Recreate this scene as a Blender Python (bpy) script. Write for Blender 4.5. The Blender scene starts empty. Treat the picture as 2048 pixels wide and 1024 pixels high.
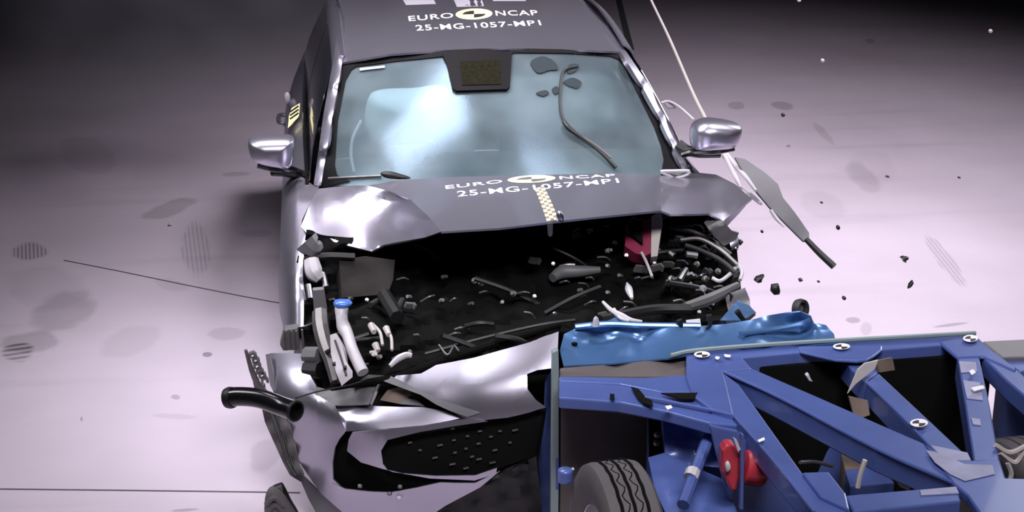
import bpy, bmesh, math, random
import numpy as np
from mathutils import Vector, Matrix, Euler
from mathutils.bvhtree import BVHTree
R = math.radians
SC = bpy.context.scene
COL = SC.collection

# ------------------------------------------------------------------ camera
# world frame = the crashed car's frame: x across, y towards its tail, z up
F = 3200.0; PITCH = R(19.0); YAW = R(7.5)
CAM = Vector((-0.81215, -6.39874, 2.9))
cd = bpy.data.cameras.new('camera'); cam = bpy.data.objects.new('camera', cd); COL.objects.link(cam)
cam.location = CAM; cam.rotation_euler = (R(90) - PITCH, 0, -YAW)
cd.sensor_width = 36; cd.lens = 36 * F / 2048; cd.clip_end = 200
SC.camera = cam
CR = cam.rotation_euler.to_matrix()

# ------------------------------------------------------------------ world and lights
w = bpy.data.worlds.new('hall'); SC.world = w; w.use_nodes = True
w.node_tree.nodes['Background'].inputs[0].default_value = (0.0016, 0.0014, 0.002, 1)
w.node_tree.nodes['Background'].inputs[1].default_value = 1.0
def area(name, loc, aim, sx, sy, power, col=(1, .95, 1), spread=180):
    l = bpy.data.lights.new(name, 'AREA'); l.shape = 'RECTANGLE'; l.size = sx; l.size_y = sy
    l.energy = power; l.color = col; l.spread = R(spread)
    o = bpy.data.objects.new(name, l); COL.objects.link(o); o.location = loc
    o.rotation_euler = (Vector(aim) - Vector(loc)).to_track_quat('-Z', 'Y').to_euler()
    return o
area('overhead_lamp_bank', (-.75, .8, 4.6), (-.5, .1, 0), 1.5, .8, 26, (1, .94, 1), 67)
area('overhead_lamp_bank', (2.3, .33, 6.72), (1.7, 2.9, 0), 1.6, 1.6, 120, (1, .93, 1), 75)
area('overhead_lamp_bank', (.2, -4.4, 5.0), (.35, -1.1, .6), 3.0, 1.0, 50, (1, .95, 1), 68)
area('side_lamp_bank', (-2.7, -.2, 4.2), (.2, -.1, .8), 1.2, 3.4, 26, (.96, .95, 1), 55)
area('side_lamp_bank', (4.3, 2.8, 3.3), (.6, .3, .9), 1.0, 3.0, 18, (.96, .96, 1), 60)
SC.view_settings.view_transform = 'Standard'; SC.view_settings.look = 'None'
SC.view_settings.exposure = 0.0; SC.view_settings.gamma = 1.0
SC.view_settings.use_curve_mapping = False

# ------------------------------------------------------------------ points
def ray(px, py):
    return CR @ Vector(((px - 1024) / F, -(py - 512) / F, -1.0))
def P(px, py, ax, v):
    d = ray(px, py); i = 'xyz'.index(ax)
    return CAM + d * ((v - CAM[i]) / d[i])

# ------------------------------------------------------------------ materials
def mat(name, col, rough=.5, metal=0., coat=0., var=0., vscale=6., spec=.5, bump=0., bscale=40.):
    m = bpy.data.materials.new(name); m.use_nodes = True; n = m.node_tree.nodes; L = m.node_tree.links
    b = n['Principled BSDF']; b.inputs['Base Color'].default_value = (*col, 1)
    b.inputs['Roughness'].default_value = rough; b.inputs['Metallic'].default_value = metal
    b.inputs['Coat Weight'].default_value = coat; b.inputs['Coat Roughness'].default_value = .06
    b.inputs['Specular IOR Level'].default_value = spec
    tc = n.new('ShaderNodeTexCoord')
    nz = n.new('ShaderNodeTexNoise'); nz.inputs['Scale'].default_value = vscale; nz.inputs['Detail'].default_value = 5
    L.new(tc.outputs['Object'], nz.inputs['Vector'])
    mx = n.new('ShaderNodeMix'); mx.data_type = 'RGBA'
    L.new(nz.outputs['Fac'], mx.inputs['Factor'])
    mx.inputs[6].default_value = (*[c * (1 - var) for c in col], 1); mx.inputs[7].default_value = (*[min(1, c * (1 + var)) for c in col], 1)
    L.new(mx.outputs[2], b.inputs['Base Color'])
    if bump:
        n2 = n.new('ShaderNodeTexNoise'); n2.inputs['Scale'].default_value = bscale; L.new(tc.outputs['Object'], n2.inputs['Vector'])
        bp = n.new('ShaderNodeBump'); bp.inputs['Strength'].default_value = bump; bp.inputs['Distance'].default_value = .01
        L.new(n2.outputs['Fac'], bp.inputs['Height']); L.new(bp.outputs['Normal'], b.inputs['Normal'])
    return m
M = dict(
    paint=mat('silver_paint', (.46, .44, .53), .31, .88, .3, .05),
    trimgrey=mat('grey_plastic', (.16, .155, .17), .5, 0, 0, .15),
    lid=mat('dark_lid', (.022, .020, .019), .7, 0, 0, .2, spec=.1),
    bracket=mat('primer_grey', (.12, .12, .125), .55, .2, 0, .2),
    black=mat('black_plastic', (.005, .005, .006), .5, 0, 0, .3),
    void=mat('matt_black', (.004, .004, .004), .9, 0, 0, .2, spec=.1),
    gloss=mat('gloss_black', (.006, .006, .007), .2, 0, .2, 0),
    frit=mat('ceramic_border', (.004, .004, .005), .6, 0, 0, 0, spec=.1),
    leaf_dark=mat('dark_leaf_tone', (.035, .045, .052), .9, 0, 0, 0, spec=.1),
    rubber=mat('rubber', (.09, .083, .088), .75, 0, 0, .2, bump=.2),
    darkrubber=mat('dark_rubber', (.018, .018, .018), .6, 0, 0, .2),
    metal=mat('bare_metal', (.55, .55, .58), .3, 1, 0, .15, 20),
    dull=mat('dull_metal', (.20, .19, .19), .45, .8, 0, .3, 25),
    white=mat('white_plastic', (.50, .48, .52), .4, 0, 0, .06),
    cream=mat('cream_plastic', (.45, .42, .40), .5, 0, 0, .1),
    bluecap=mat('blue_cap', (.06, .16, .55), .35, 0, .3, .05),
    red=mat('red_paint', (.42, .03, .05), .4, 0, .3, .15),
    pink=mat('magenta_plastic', (.22, .02, .06), .45, 0, 0, .2),
    blue=mat('blue_paint', (.078, .120, .35), .36, .15, .35, .3, 4, bump=.05, bscale=8),
    cladding=mat('blue_cladding', (.075, .17, .36), .30, .45, .2, .15, 5, bump=.25, bscale=6),
    dusty=mat('dusty_plate', (.10, .085, .085), .7, .2, 0, .4, 5),
    edge=mat('plate_edge', (.26, .33, .33), .5, .3, 0, .1),
    decal=mat('white_lettering', (.85, .82, .88), .6, 0, 0, 0),
    yellow=mat('pale_yellow', (.82, .78, .42), .55, 0, 0, .02),
    worn=mat('worn_blue', (.30, .31, .46), .5, 0, .2, .4, 12),
    decalblack=mat('decal_black', (.02, .02, .02), .5),
    bag=mat('airbag_fabric', (.86, .90, .95), .85, 0, 0, .04, 9, bump=.15, bscale=14),
    screen=mat('dark_screen', (.008, .009, .012), .5, 0, 0, 0),
    dash=mat('dashboard', (.06, .07, .075), .8, 0, 0, .2),
    liner=mat('felt_liner', (.10, .09, .095), .9, 0, 0, .35, 12, bump=.3),
    tint=mat('tinted_glass', (.012, .013, .018), .08, 0, .5, .1),
    board=mat('scuffed_board', (.5, .47, .44), .7, 0, 0, .3, 9),
    brown=mat('brown_dust', (.16, .12, .10), .8, 0, 0, .4, 9),
)
def glass_mat():
    m = bpy.data.materials.new('hazy_windscreen'); m.use_nodes = True; n = m.node_tree.nodes; L = m.node_tree.links
    n.clear(); out = n.new('ShaderNodeOutputMaterial')
    tr = n.new('ShaderNodeBsdfTransparent'); tr.inputs[0].default_value = (.86, .95, .97, 1)
    df = n.new('ShaderNodeBsdfDiffuse')  # milky haze of the screen put in as a diffuse colour
    gl = n.new('ShaderNodeBsdfGlossy'); gl.inputs['Roughness'].default_value = .16; gl.inputs[0].default_value = (.62, .82, 1, 1)
    tc = n.new('ShaderNodeTexCoord'); nz = n.new('ShaderNodeTexNoise'); nz.inputs['Scale'].default_value = 2.6; nz.inputs['Detail'].default_value = 3
    L.new(tc.outputs['Object'], nz.inputs['Vector'])
    cr = n.new('ShaderNodeValToRGB'); cr.color_ramp.elements[0].position = .35; cr.color_ramp.elements[1].position = .68
    cr.color_ramp.elements[0].color = (.10, .13, .145, 1); cr.color_ramp.elements[1].color = (.26, .32, .35, 1)
    L.new(nz.outputs['Fac'], cr.inputs[0]); L.new(cr.outputs[0], df.inputs[0])
    m1 = n.new('ShaderNodeMixShader'); m1.inputs[0].default_value = .30
    L.new(tr.outputs[0], m1.inputs[1]); L.new(df.outputs[0], m1.inputs[2])
    m2 = n.new('ShaderNodeMixShader'); m2.inputs[0].default_value = .018
    L.new(m1.outputs[0], m2.inputs[1]); L.new(gl.outputs[0], m2.inputs[2]); L.new(m2.outputs[0], out.inputs[0])
    return m
M['glass'] = glass_mat()

# ------------------------------------------------------------------ mesh helpers
def tag(o, label=None, cat=None, group=None, kind=None):
    if label: o['label'] = label
    if cat: o['category'] = cat
    if group: o['group'] = group
    if kind: o['kind'] = kind
    return o
def wloc(o):
    v = Vector((0, 0, 0))
    while o: v += o.location; o = o.parent
    return v
def thing(name, label, cat, loc, group=None):
    o = bpy.data.objects.new(name, None); COL.objects.link(o); o.location = loc; o.empty_display_size = .1
    return tag(o, label, cat, group)
def mk(name, bm, m, parent=None, smooth=True, thick=0, ang=35, bevel=0, at=None):
    """bm in world coordinates -> ONE mesh object (under parent if given)"""
    vs = [v.co for v in bm.verts]
    if parent is not None: org = wloc(parent); loc = Vector((0, 0, 0))
    else:
        org = Vector((sum(v.x for v in vs) / len(vs), sum(v.y for v in vs) / len(vs), min(v.z for v in vs))); loc = org.copy()
    for v in bm.verts: v.co -= org
    if thick:   # give the sheet its thickness, away from the face side
        bm.normal_update(); fs = list(bm.faces); be = [e for e in bm.edges if len(e.link_faces) == 1]
        tw = {v: bm.verts.new(v.co - v.normal * thick) for v in list(bm.verts)}
        for f in fs: bm.faces.new([tw[v] for v in reversed(f.verts)])
        for e in be:
            l = e.link_loops[0]; a, b = l.vert, l.link_loop_next.vert
            bm.faces.new((b, a, tw[a], tw[b]))
    me = bpy.data.meshes.new(name); bm.to_mesh(me); bm.free()
    for mm in (m if isinstance(m, (list, tuple)) else [m]): me.materials.append(mm)
    if smooth:
        for p in me.polygons: p.use_smooth = True
        me.set_sharp_from_angle(angle=R(ang))
    o = bpy.data.objects.new(name, me); COL.objects.link(o); o.location = loc
    if parent is not None: o.parent = parent
    if bevel:
        s = o.modifiers.new('b', 'BEVEL'); s.width = bevel; s.segments = 2; s.limit_method = 'ANGLE'; s.angle_limit = R(40)
    return o
def catmull(pts, n=6, closed=False):
    pts = [np.array(p, float) for p in pts]; N = len(pts); out = []
    rng = N if closed else N - 1
    for i in range(rng):
        p0 = pts[(i - 1) % N] if closed or i > 0 else 2 * pts[0] - pts[1]
        p1 = pts[i]; p2 = pts[(i + 1) % N]
        p3 = pts[(i + 2) % N] if closed or i + 2 < N else 2 * pts[-1] - pts[-2]
        for k in range(n):
            t = k / n
            out.append(.5 * ((2 * p1) + (-p0 + p2) * t + (2 * p0 - 5 * p1 + 4 * p2 - p3) * t * t + (-p0 + 3 * p1 - 3 * p2 + p3) * t ** 3))
    if not closed: out.append(pts[-1])
    return out
def tube(bm, pts, r, seg=10, sm=5, caps=True, closed=False):
    """tube through world points; r number or list per point"""
    rs = r if isinstance(r, (list, tuple)) else [r] * len(pts)
    q = [(p[0], p[1], p[2], rr) for p, rr in zip(pts, rs)]
    if sm > 1 and len(q) > 2: q = catmull(q, sm, closed)
    q = [(Vector(a[:3]), float(a[3])) for a in q]
    rings = []; up = Vector((.13, .21, .97)); N = len(q)
    for i, (p, rr) in enumerate(q):
        if closed: d = q[(i + 1) % N][0] - q[i - 1][0]
        else: d = q[min(i + 1, N - 1)][0] - q[max(i - 1, 0)][0]
        if d.length < 1e-7: d = Vector((0, 0, 1))
        d.normalize()
        a = up - d * up.dot(d)
        if a.length < 1e-3: a = Vector((1, 0, 0)) - d * d.x
        a.normalize(); b = d.cross(a); up = a
        rings.append([bm.verts.new(p + (a * math.cos(t) + b * math.sin(t)) * rr) for t in [2 * math.pi * k / seg for k in range(seg)]])
    for i in range(N if closed else N - 1):
        A, B = rings[i], rings[(i + 1) % N]
        for k in range(seg): bm.faces.new((A[k], A[(k + 1) % seg], B[(k + 1) % seg], B[k]))
    if caps and not closed:
        bm.faces.new(rings[0][::-1]); bm.faces.new(rings[-1])
    return bm
def box(bm, c, s, rot=(0, 0, 0), taper=1.):
    mtx = Matrix.Translation(c) @ Euler(rot).to_matrix().to_4x4() @ Matrix.Diagonal((*s, 1))
    r = bmesh.ops.create_cube(bm, size=1, matrix=Matrix.Identity(4))
    for v in r['verts']:
        if v.co.z > 0 and taper != 1: v.co.x *= taper; v.co.y *= taper
        v.co = mtx @ v.co
    return bm
def lathe(bm, prof, origin, axis, seg=24, closed=False):
    """prof = [(radius, height)], spun about axis from origin"""
    ax = Vector(axis).normalized(); a = ax.orthogonal().normalized(); b = ax.cross(a); rings = []
    for r, h in prof:
        rings.append([bm.verts.new(Vector(origin) + ax * h + (a * math.cos(t) + b * math.sin(t)) * max(r, 1e-4)) for t in [2 * math.pi * k / seg for k in range(seg)]])
    n = len(rings)
    for i in range(n if closed else n - 1):
        A, B = rings[i], rings[(i + 1) % n]
        for k in range(seg): bm.faces.new((A[k], A[(k + 1) % seg], B[(k + 1) % seg], B[k]))
    if not closed:
        bm.faces.new(rings[0][::-1]); bm.faces.new(rings[-1])
    return bm
def grid(bm, rows, closed=False):
    V = [[bm.verts.new(p) for p in r] for r in rows]
    for i in range(len(V) - 1):
        n = len(V[i])
        for k in range(n if closed else n - 1):
            bm.faces.new((V[i][k], V[i][(k + 1) % n], V[i + 1][(k + 1) % n], V[i + 1][k]))
    return V
def smoothgrid(bm, rows, nu=5, nv=5):
    rows = [catmull(r, nu) for r in rows]
    cols = [catmull([r[k] for r in rows], nv) for k in range(len(rows[0]))]
    return grid(bm, [[Vector(c[i]) for c in cols] for i in range(len(cols[0]))])
class TPS:
    """smooth scalar field through scattered points (u, v) -> s"""
    def __init__(s, pts):
        a = np.array(pts, float); s.p = a[:, :2] / 100; n = len(a)
        K = s.U(np.linalg.norm(s.p[:, None] - s.p[None], axis=2)) + np.eye(n) * 1e-4
        Pm = np.hstack([np.ones((n, 1)), s.p]); A = np.zeros((n + 3, n + 3)); A[:n, :n] = K; A[:n, n:] = Pm; A[n:, :n] = Pm.T
        s.w = np.linalg.lstsq(A, np.concatenate([a[:, 2], np.zeros(3)]), rcond=None)[0]
    def U(s, r): return np.where(r > 1e-9, r * r * np.log(np.maximum(r, 1e-9)), 0)
    def __call__(s, x, y):
        q = np.array([x, y]) / 100; k = s.U(np.linalg.norm(s.p - q, axis=1))
        return float(k @ s.w[:-3] + s.w[-3] + s.w[-2] * q[0] + s.w[-1] * q[1])
def cutpoly(out2, step):
    bm = bmesh.new(); vs = [bm.verts.new((x, y, 0)) for x, y in out2]
    f = bm.faces.new(vs); f.normal_update()
    if f.normal.z > 0: bmesh.ops.reverse_faces(bm, faces=[f])
    bmesh.ops.triangulate(bm, faces=list(bm.faces), ngon_method='EAR_CLIP')
    xs = [p[0] for p in out2]; ys = [p[1] for p in out2]
    for lo, hi, no in ((min(xs), max(xs), (1, 0, 0)), (min(ys), max(ys), (0, 1, 0))):
        n = max(1, int((hi - lo) / step))
        for k in range(1, n):
            c = lo + (hi - lo) * k / n + .013
            bmesh.ops.bisect_plane(bm, geom=bm.verts[:] + bm.edges[:] + bm.faces[:], plane_co=(c * no[0], c * no[1], 0), plane_no=no)
    bmesh.ops.remove_doubles(bm, verts=bm.verts, dist=.6)
    bmesh.ops.dissolve_degenerate(bm, dist=.5, edges=bm.edges)
    return bm
def panel(name, parent, m, out, ctrl=(), ax='y', thick=.004, step=14, rnd=0, ang=35, field=None, off=None, wave=0, bvh=False):
    """sheet with a traced edge; every edge point carries its own depth (or height), smooth between"""
    if rnd: outs = [tuple(p) for p in catmull(out, rnd, True)]
    else: outs = list(out)
    fld = field or TPS(list(out) + list(ctrl))
    bm = cutpoly([(p[0], p[1]) for p in outs], step)
    for v in bm.verts:
        s = fld(v.co.x, v.co.y)
        if wave: s += wave * math.sin(v.co.x * .071 + v.co.y * .05) * math.cos(v.co.y * .083 - v.co.x * .031)
        v.co = P(v.co.x, v.co.y, ax, s)
    bmesh.ops.remove_doubles(bm, verts=bm.verts, dist=1e-5)
    bm.normal_update()
    fl = [f for f in bm.faces if f.normal.dot(CAM - f.calc_center_median()) < 0]
    if len(fl) > len(bm.faces) / 2: bmesh.ops.reverse_faces(bm, faces=bm.faces)
    if off:
        for v in bm.verts: v.co += Vector(off)
    t = BVHTree.FromBMesh(bm) if bvh else None
    o = mk(name, bm, m, parent, thick=thick, ang=ang)
    return (o, t) if bvh else o
def slab(name, parent, m, out, z, h, bevel=.006, ax='z'):
    """plate or hollow section: traced top outline at height z, depth h"""
    bm = bmesh.new(); d = Vector((0, 0, -h)) if ax == 'z' else Vector((0, h, 0))
    top = [P(p[0], p[1], ax, p[2] if len(p) > 2 else z) for p in out]
    a = [bm.verts.new(p) for p in top]; b = [bm.verts.new(p + d) for p in top]; n = len(a)
    bm.faces.new(a); bm.faces.new(b[::-1])
    for i in range(n): bm.faces.new((a[i], b[i], b[(i + 1) % n], a[(i + 1) % n]))
    bmesh.ops.recalc_face_normals(bm, faces=bm.faces)
    return mk(name, bm, m, parent, smooth=False, bevel=bevel)
def pillow(name, parent, m, out, y, df, db, rings=6, rnd=4, p=2.2, slope=0):
    """closed rounded body with a traced outline"""
    o2 = catmull(out, rnd, True) if rnd else [np.array(q) for q in out]
    c = sum(o2) / len(o2); bm = bmesh.new(); rows = []
    prof = []
    for k in range(rings): t = k / rings * math.pi / 2; prof.append((math.cos(t), math.sin(t)))
    def ring(s, dy): 
        res = []
        for q in o2:
            yy = y + slope * (q[0] - c[0]) / 100
            w0 = P(q[0], q[1], 'y', yy); wc = P(c[0], c[1], 'y', y)
            res.append(wc + (w0 - wc) * s + Vector((0, dy, 0)))
        return res
    seq = [(prof[k][0] ** (2 / p), db * prof[k][1] ** (2 / p)) for k in range(rings - 1, 0, -1)] + [(1, 0)] + [(prof[k][0] ** (2 / p), -df * prof[k][1] ** (2 / p)) for k in range(1, rings)]
    V = grid(bm, [ring(s, d) for s, d in seq], True)
    bm.faces.new(V[0][::-1]); bm.faces.new(V[-1])
    bmesh.ops.recalc_face_normals(bm, faces=bm.faces)
    return mk(name, bm, m, parent, ang=60)
def onto(bvh, px, py, lift=.003):
    d = ray(px, py).normalized(); h, n, i, dist = bvh.ray_cast(CAM, d)
    if h is None:
        h = bvh.find_nearest(CAM + d * 7.0)[0]; h = bvh.find_nearest(CAM + d * (h - CAM).length)[0]
    return h - d * lift

# ------------------------------------------------------------------ floor
def floor_material():
    m = bpy.data.materials.new('polished_concrete'); m.use_nodes = True; n = m.node_tree.nodes; L = m.node_tree.links
    b = n['Principled BSDF']; b.inputs['Roughness'].default_value = .55; b.inputs['Specular IOR Level'].default_value = .25
    g = n.new('ShaderNodeNewGeometry'); pos = g.outputs['Position']
    def noise(scale, det=6):
        z = n.new('ShaderNodeTexNoise'); z.inputs['Scale'].default_value = scale; z.inputs['Detail'].default_value = det
        L.new(pos, z.inputs['Vector']); return z.outputs['Fac']
    def mth(op, a, bb=None, c=None):
        z = n.new('ShaderNodeMath'); z.operation = op
        for i, v in enumerate((a, bb, c)):
            if v is None: continue
            if isinstance(v, (int, float)): z.inputs[i].default_value = v
            else: L.new(v, z.inputs[i])
        return z.outputs[0]
    def dot(v):
        z = n.new('ShaderNodeVectorMath'); z.operation = 'DOT_PRODUCT'; L.new(pos, z.inputs[0]); z.inputs[1].default_value = v; return z.outputs['Value']
    def ramp(v, lo, hi, a, c):
        z = n.new('ShaderNodeMapRange'); z.interpolation_type = 'SMOOTHSTEP'; L.new(v, z.inputs[0])
        for i, q in enumerate((lo, hi, a, c)): z.inputs[i + 1].default_value = q
        return z.outputs[0]
    cr = n.new('ShaderNodeValToRGB'); L.new(noise(.8), cr.inputs[0])
    cr.color_ramp.elements[0].position = .3; cr.color_ramp.elements[1].position = .7
    cr.color_ramp.elements[0].color = (.50, .435, .51, 1); cr.color_ramp.elements[1].color = (.60, .53, .62, 1)
    grime = noise(5.5); fine = noise(38, 3)
    dark = None
    # scuffs and tyre marks: (px ends of the long axis, half width, strength, stripes)
    marks = [((282,436),(398,398),16,.30,0),((385,440),(400,560),30,.20,22),((478,466),(545,466),9,.22,0),((20,502),(95,500),18,.42,30),
             ((440,349),(500,347),5,.25,0),((0,710),(70,700),20,.42,14),((60,640),(190,600),40,.26,0),((120,680),(0,690),22,.30,0),
             ((415,668),(490,668),14,.20,0),((405,709),(425,709),5,.6,0),((342,793),(360,795),5,.4,0),((160,838),(166,838),5,.45,0),
             ((500,940),(560,880),30,.22,0),((200,700),(330,660),30,.12,0),((300,830),(400,835),6,.15,0),((1540,209),(1590,214),8,.35,0),
             ((1455,210),(1490,212),8,.28,0),((1625,245),(1670,290),8,.20,0),((1690,325),(1760,385),22,.17,0),((1600,400),(1690,420),30,.10,0),
             ((1850,470),(1930,570),16,.22,16),((1690,640),(1720,641),6,.4,0),((1720,655),(1745,662),14,.20,0),((1860,655),(1940,645),3,.4,0),
             ((1572,293),(1582,291),3,.5,0),((380,580),(310,560),12,.12,0),((120,290),(230,330),40,.12,0),((10,560),(180,590),50,.12,0),
             ((340,1022),(400,1018),3,.4,0),((1730,80),(1750,84),5,.3,0),((1700,315),(1790,352),40,.07,0)]
    for a, c, hw, st, stripes in marks:
        A, Cc = P(*a, 'z', 0), P(*c, 'z', 0); mid = (A + Cc) / 2
        l2 = math.hypot(c[0] - a[0], c[1] - a[1]) or 1; nx, ny = -(c[1] - a[1]) / l2, (c[0] - a[0]) / l2
        mp = ((a[0] + c[0]) / 2, (a[1] + c[1]) / 2); W = P(mp[0] + nx * hw, mp[1] + ny * hw, 'z', 0) - mid; U = (Cc - A) / 2
        det = U.x * W.y - U.y * W.x
        r1 = (W.y / det, -W.x / det, 0); r2 = (-U.y / det, U.x / det, 0)
        q1 = mth('SUBTRACT', dot(r1), Vector(r1).dot(mid)); q2 = mth('SUBTRACT', dot(r2), Vector(r2).dot(mid))
        d2 = mth('ADD', mth('MULTIPLY', q1, q1), mth('MULTIPLY', q2, q2))
        d2 = mth('ADD', d2, mth('MULTIPLY', mth('SUBTRACT', grime, .5), 1.6))
        k = ramp(d2, .55, 1.15, st, 0)
        if stripes: k = mth('MULTIPLY', k, ramp(mth('SINE', mth('MULTIPLY', q2 if stripes != 30 else q1, stripes)), -.4, .6, .35, 1.5))
        dark = k if dark is None else mth('ADD', dark, k)
    # faint broad streaks of worn coating
    st = n.new('ShaderNodeTexNoise'); st.inputs['Scale'].default_value = 1; st.inputs['Detail'].default_value = 4
    mp_ = n.new('ShaderNodeMapping'); mp_.inputs['Scale'].default_value = (.5, 4.5, 1); mp_.inputs['Rotation'].default_value = (0, 0, R(60))
    L.new(pos, mp_.inputs[0]); L.new(mp_.outputs[0], st.inputs['Vector'])
    dark = mth('ADD', dark, ramp(st.outputs['Fac'], .55, .8, 0, .14))
    dark = mth('ADD', dark, ramp(fine, .55, .8, 0, .05))
    mx = n.new('ShaderNodeMix'); mx.data_type = 'RGBA'; L.new(dark, mx.inputs['Factor']); L.new(cr.outputs[0], mx.inputs[6]); mx.inputs[7].default_value = (.10, .085, .10, 1)
    L.new(mx.outputs[2], b.inputs['Base Color'])
    return m
bm = bmesh.new(); bmesh.ops.create_grid(bm, x_segments=4, y_segments=4, size=20)
fl = mk('floor', bm, floor_material(), smooth=False); fl['kind'] = 'structure'
def joint(pts, wd, name):
    bm = bmesh.new(); q = [P(x, y, 'z', 0) for x, y in pts]; L_, R_ = [], []
    for i, p in enumerate(q):
        d = (q[min(i + 1, len(q) - 1)] - q[max(i - 1, 0)]).normalized(); nrm = Vector((-d.y, d.x, 0)) * wd
        L_.append(p + nrm + Vector((0, 0, .0015))); R_.append(p - nrm + Vector((0, 0, .0015)))
    grid(bm, [L_, R_]); o = mk(name, bm, M['bracket'], smooth=False, thick=.001); o['kind'] = 'structure'
joint([(128, 521), (240, 543), (370, 570), (480, 592), (600, 614)], .004, 'trim_1')
joint([(-60, 978), (230, 981), (540, 985), (600, 986)], .004, 'trim_2')
joint([(1228, -40), (1248, 45), (1262, 100)], .03, 'trim_3')

# ------------------------------------------------------------------ crashed car
car = thing('car', 'silver hatchback with crushed open front end, rammed by the blue trolley', 'car', (0, .8, 0))
BUMPF = TPS([(543,711,-.78),(546,782,-.86),(580,850,-.95),(599,925,-1.0),(640,985,-1.07),(707,1019,-1.13),(606,707,-.84),(632,771,-.97),(632,790,-1.04),
    (670,811,-1.10),(692,869,-1.15),(670,895,-1.13),(666,959,-1.13),(805,814,-1.20),(929,835,-1.28),(775,880,-1.23),(950,951,-1.30),(1093,815,-1.33),
    (1054,746,-1.27),(782,752,-1.10),(872,730,-1.13),(950,715,-1.15),(1058,685,-1.17),(1117,663,-1.17),(1070,912,-1.33),(890,1010,-1.25),(1000,945,-1.32),
    (700,778,-1.03),(960,780,-1.265),(1020,800,-1.31),(870,780,-1.21),(720,840,-1.18),(600,800,-.99),(625,870,-1.06)])
def bf(d): return lambda x, y: BUMPF(x, y) + d

# --- roof
roof, RB = panel('roof', car, M['paint'], [(683,125,.68),(780,108,.63),(870,101,.61),(960,97,.60),(1060,97,.61),(1150,99,.64),(1240,103,.68),(1208,55,1.05),(1165,8,1.55),
    (1130,-25,2.1),(1040,-31,2.2),(915,-32,2.25),(780,-30,2.15),(688,-25,2.0),(676,0,1.65),(689,39,1.25),(695,78,.95)],
    [(950,0,1.57),(950,50,1.04),(800,10,1.50),(800,60,1.0),(1080,10,1.50),(1080,60,.98)], thick=.01, bvh=True)
# --- tail (hidden from here, closes the body)
bm = bmesh.new()
smoothgrid(bm, [[(-.60,2.1,1.48),(-.3,2.25,1.53),(0,2.3,1.54),(.3,2.25,1.53),(.60,2.1,1.48)],[(-.64,2.6,1.32),(-.3,2.7,1.38),(0,2.72,1.39),(.3,2.7,1.38),(.64,2.6,1.32)],
    [(-.78,2.95,1.0),(-.4,3.08,1.02),(0,3.1,1.02),(.4,3.08,1.02),(.78,2.95,1.0)],[(-.84,3.0,.7),(-.4,3.16,.7),(0,3.2,.7),(.4,3.16,.7),(.84,3.0,.7)],[(-.82,2.95,.3),(-.4,3.1,.3),(0,3.12,.3),(.4,3.1,.3),(.82,2.95,.3)]])
mk('tailgate', bm, M['paint'], car, thick=.01)
# --- sides: door skins and rear quarters
def sec(y, s):
    k = 0 if y < 1.9 else (y - 1.9) ** 1.3 * .085
    lift = .03 * max(0, y - .3) * .5
    f = 1.0
    pts = [(.85, .24), (.90, .34), (.925, .55), (.932, .76), (.925, .87), (.89, .955 + lift), (.825, 1.005 + lift)]
    return [(s * (x * f - k * (1 if z > .5 else .6)), y, z) for x, z in pts]
for s in (-1, 1):
    for nm, ys in (('front_door', (.2, .5, .8, 1.08)), ('rear_door', (1.088, 1.4, 1.7, 1.95)), ('rear_quarter_panel', (1.958, 2.2, 2.5, 2.8, 3.0))):
        bm = bmesh.new(); smoothgrid(bm, [sec(y, s) for y in ys], 4, 3)
        bmesh.ops.recalc_face_normals(bm, faces=bm.faces)
        if sum((f.normal.x * s) for f in bm.faces) < 0: bmesh.ops.reverse_faces(bm, faces=bm.faces)
        d = mk(nm, bm, M['paint'], car, thick=.012)
        if nm == 'front_door' or nm == 'rear_door':
            bm = bmesh.new(); yy = ys[-1] - .16
            tube(bm, [(s * .925, yy - .1, .86), (s * .955, yy - .07, .865), (s * .955, yy + .07, .865), (s * .925, yy + .1, .86)], .012)
            mk('door_handle', bm, M['paint'], d)
    # side glass + frame
    for nm, a, b_ in (('front_side_window', 0, .5), ('rear_side_window', .52, 1)):
        rows = []
        for t in np.linspace(a, b_, 8):
            yb, yt = .12 + 2.35 * t, .72 + 1.5 * t
            yb2 = yb; arch = .05 * math.sin(math.pi * min(1, t * 1.1))
            rows.append([(s * (.815 - .125 * u ** 1.4), yb2 + (yt - yb2) * u, 1.01 + .02 * t + (.355 + arch) * u) for u in (0, .25, .5, .75, 1)])
        bm = bmesh.new(); smoothgrid(bm, rows, 2, 2); mk(nm, bm, M['tint'], car, thick=.004)
    rows = []
    for t in np.linspace(0, 1, 10):
        arch = .05 * math.sin(math.pi * min(1, t * 1.1)); yt = .72 + 1.5 * t
        rows.append([(s * (.694), yt, 1.355 + .02 * t + arch), (s * .672, yt, 1.40 + .02 * t + arch), (s * .635, yt, 1.425 + .02 * t + arch)])
    bm = bmesh.new(); smoothgrid(bm, rows, 2, 3); mk('roof_rail', bm, M['paint'], car, thick=.01)
    bm = bmesh.new(); tube(bm, [(s * .822, .1, 1.01), (s * .825, 1.2, 1.035), (s * .80, 2.45, 1.06)], .009); mk('belt_moulding', bm, M['gloss'], car)
# door crash-test badge and tail lamp corner on the visible side
panel('door_badge', car, M['yellow'], [(578,232,1.2),(583,216,1.3),(600,206,1.3),(598,232,1.2),(584,250,1.15),(576,256,1.1)], thick=.002)
bm = bmesh.new()
for k in range(3):
    a = P(580, 238 - 7 * k, 'y', 1.10); b_ = P(597, 226 - 7 * k, 'y', 1.10); tube(bm, [a, b_], .004, 4)
mk('badge_lettering', bm, M['decalblack'], car)
pillow('fuel_flap_catch', car, M['white'], [(568,190),(574,184),(580,190),(580,204),(572,208),(568,200)], 1.75, .02, .02)
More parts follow.
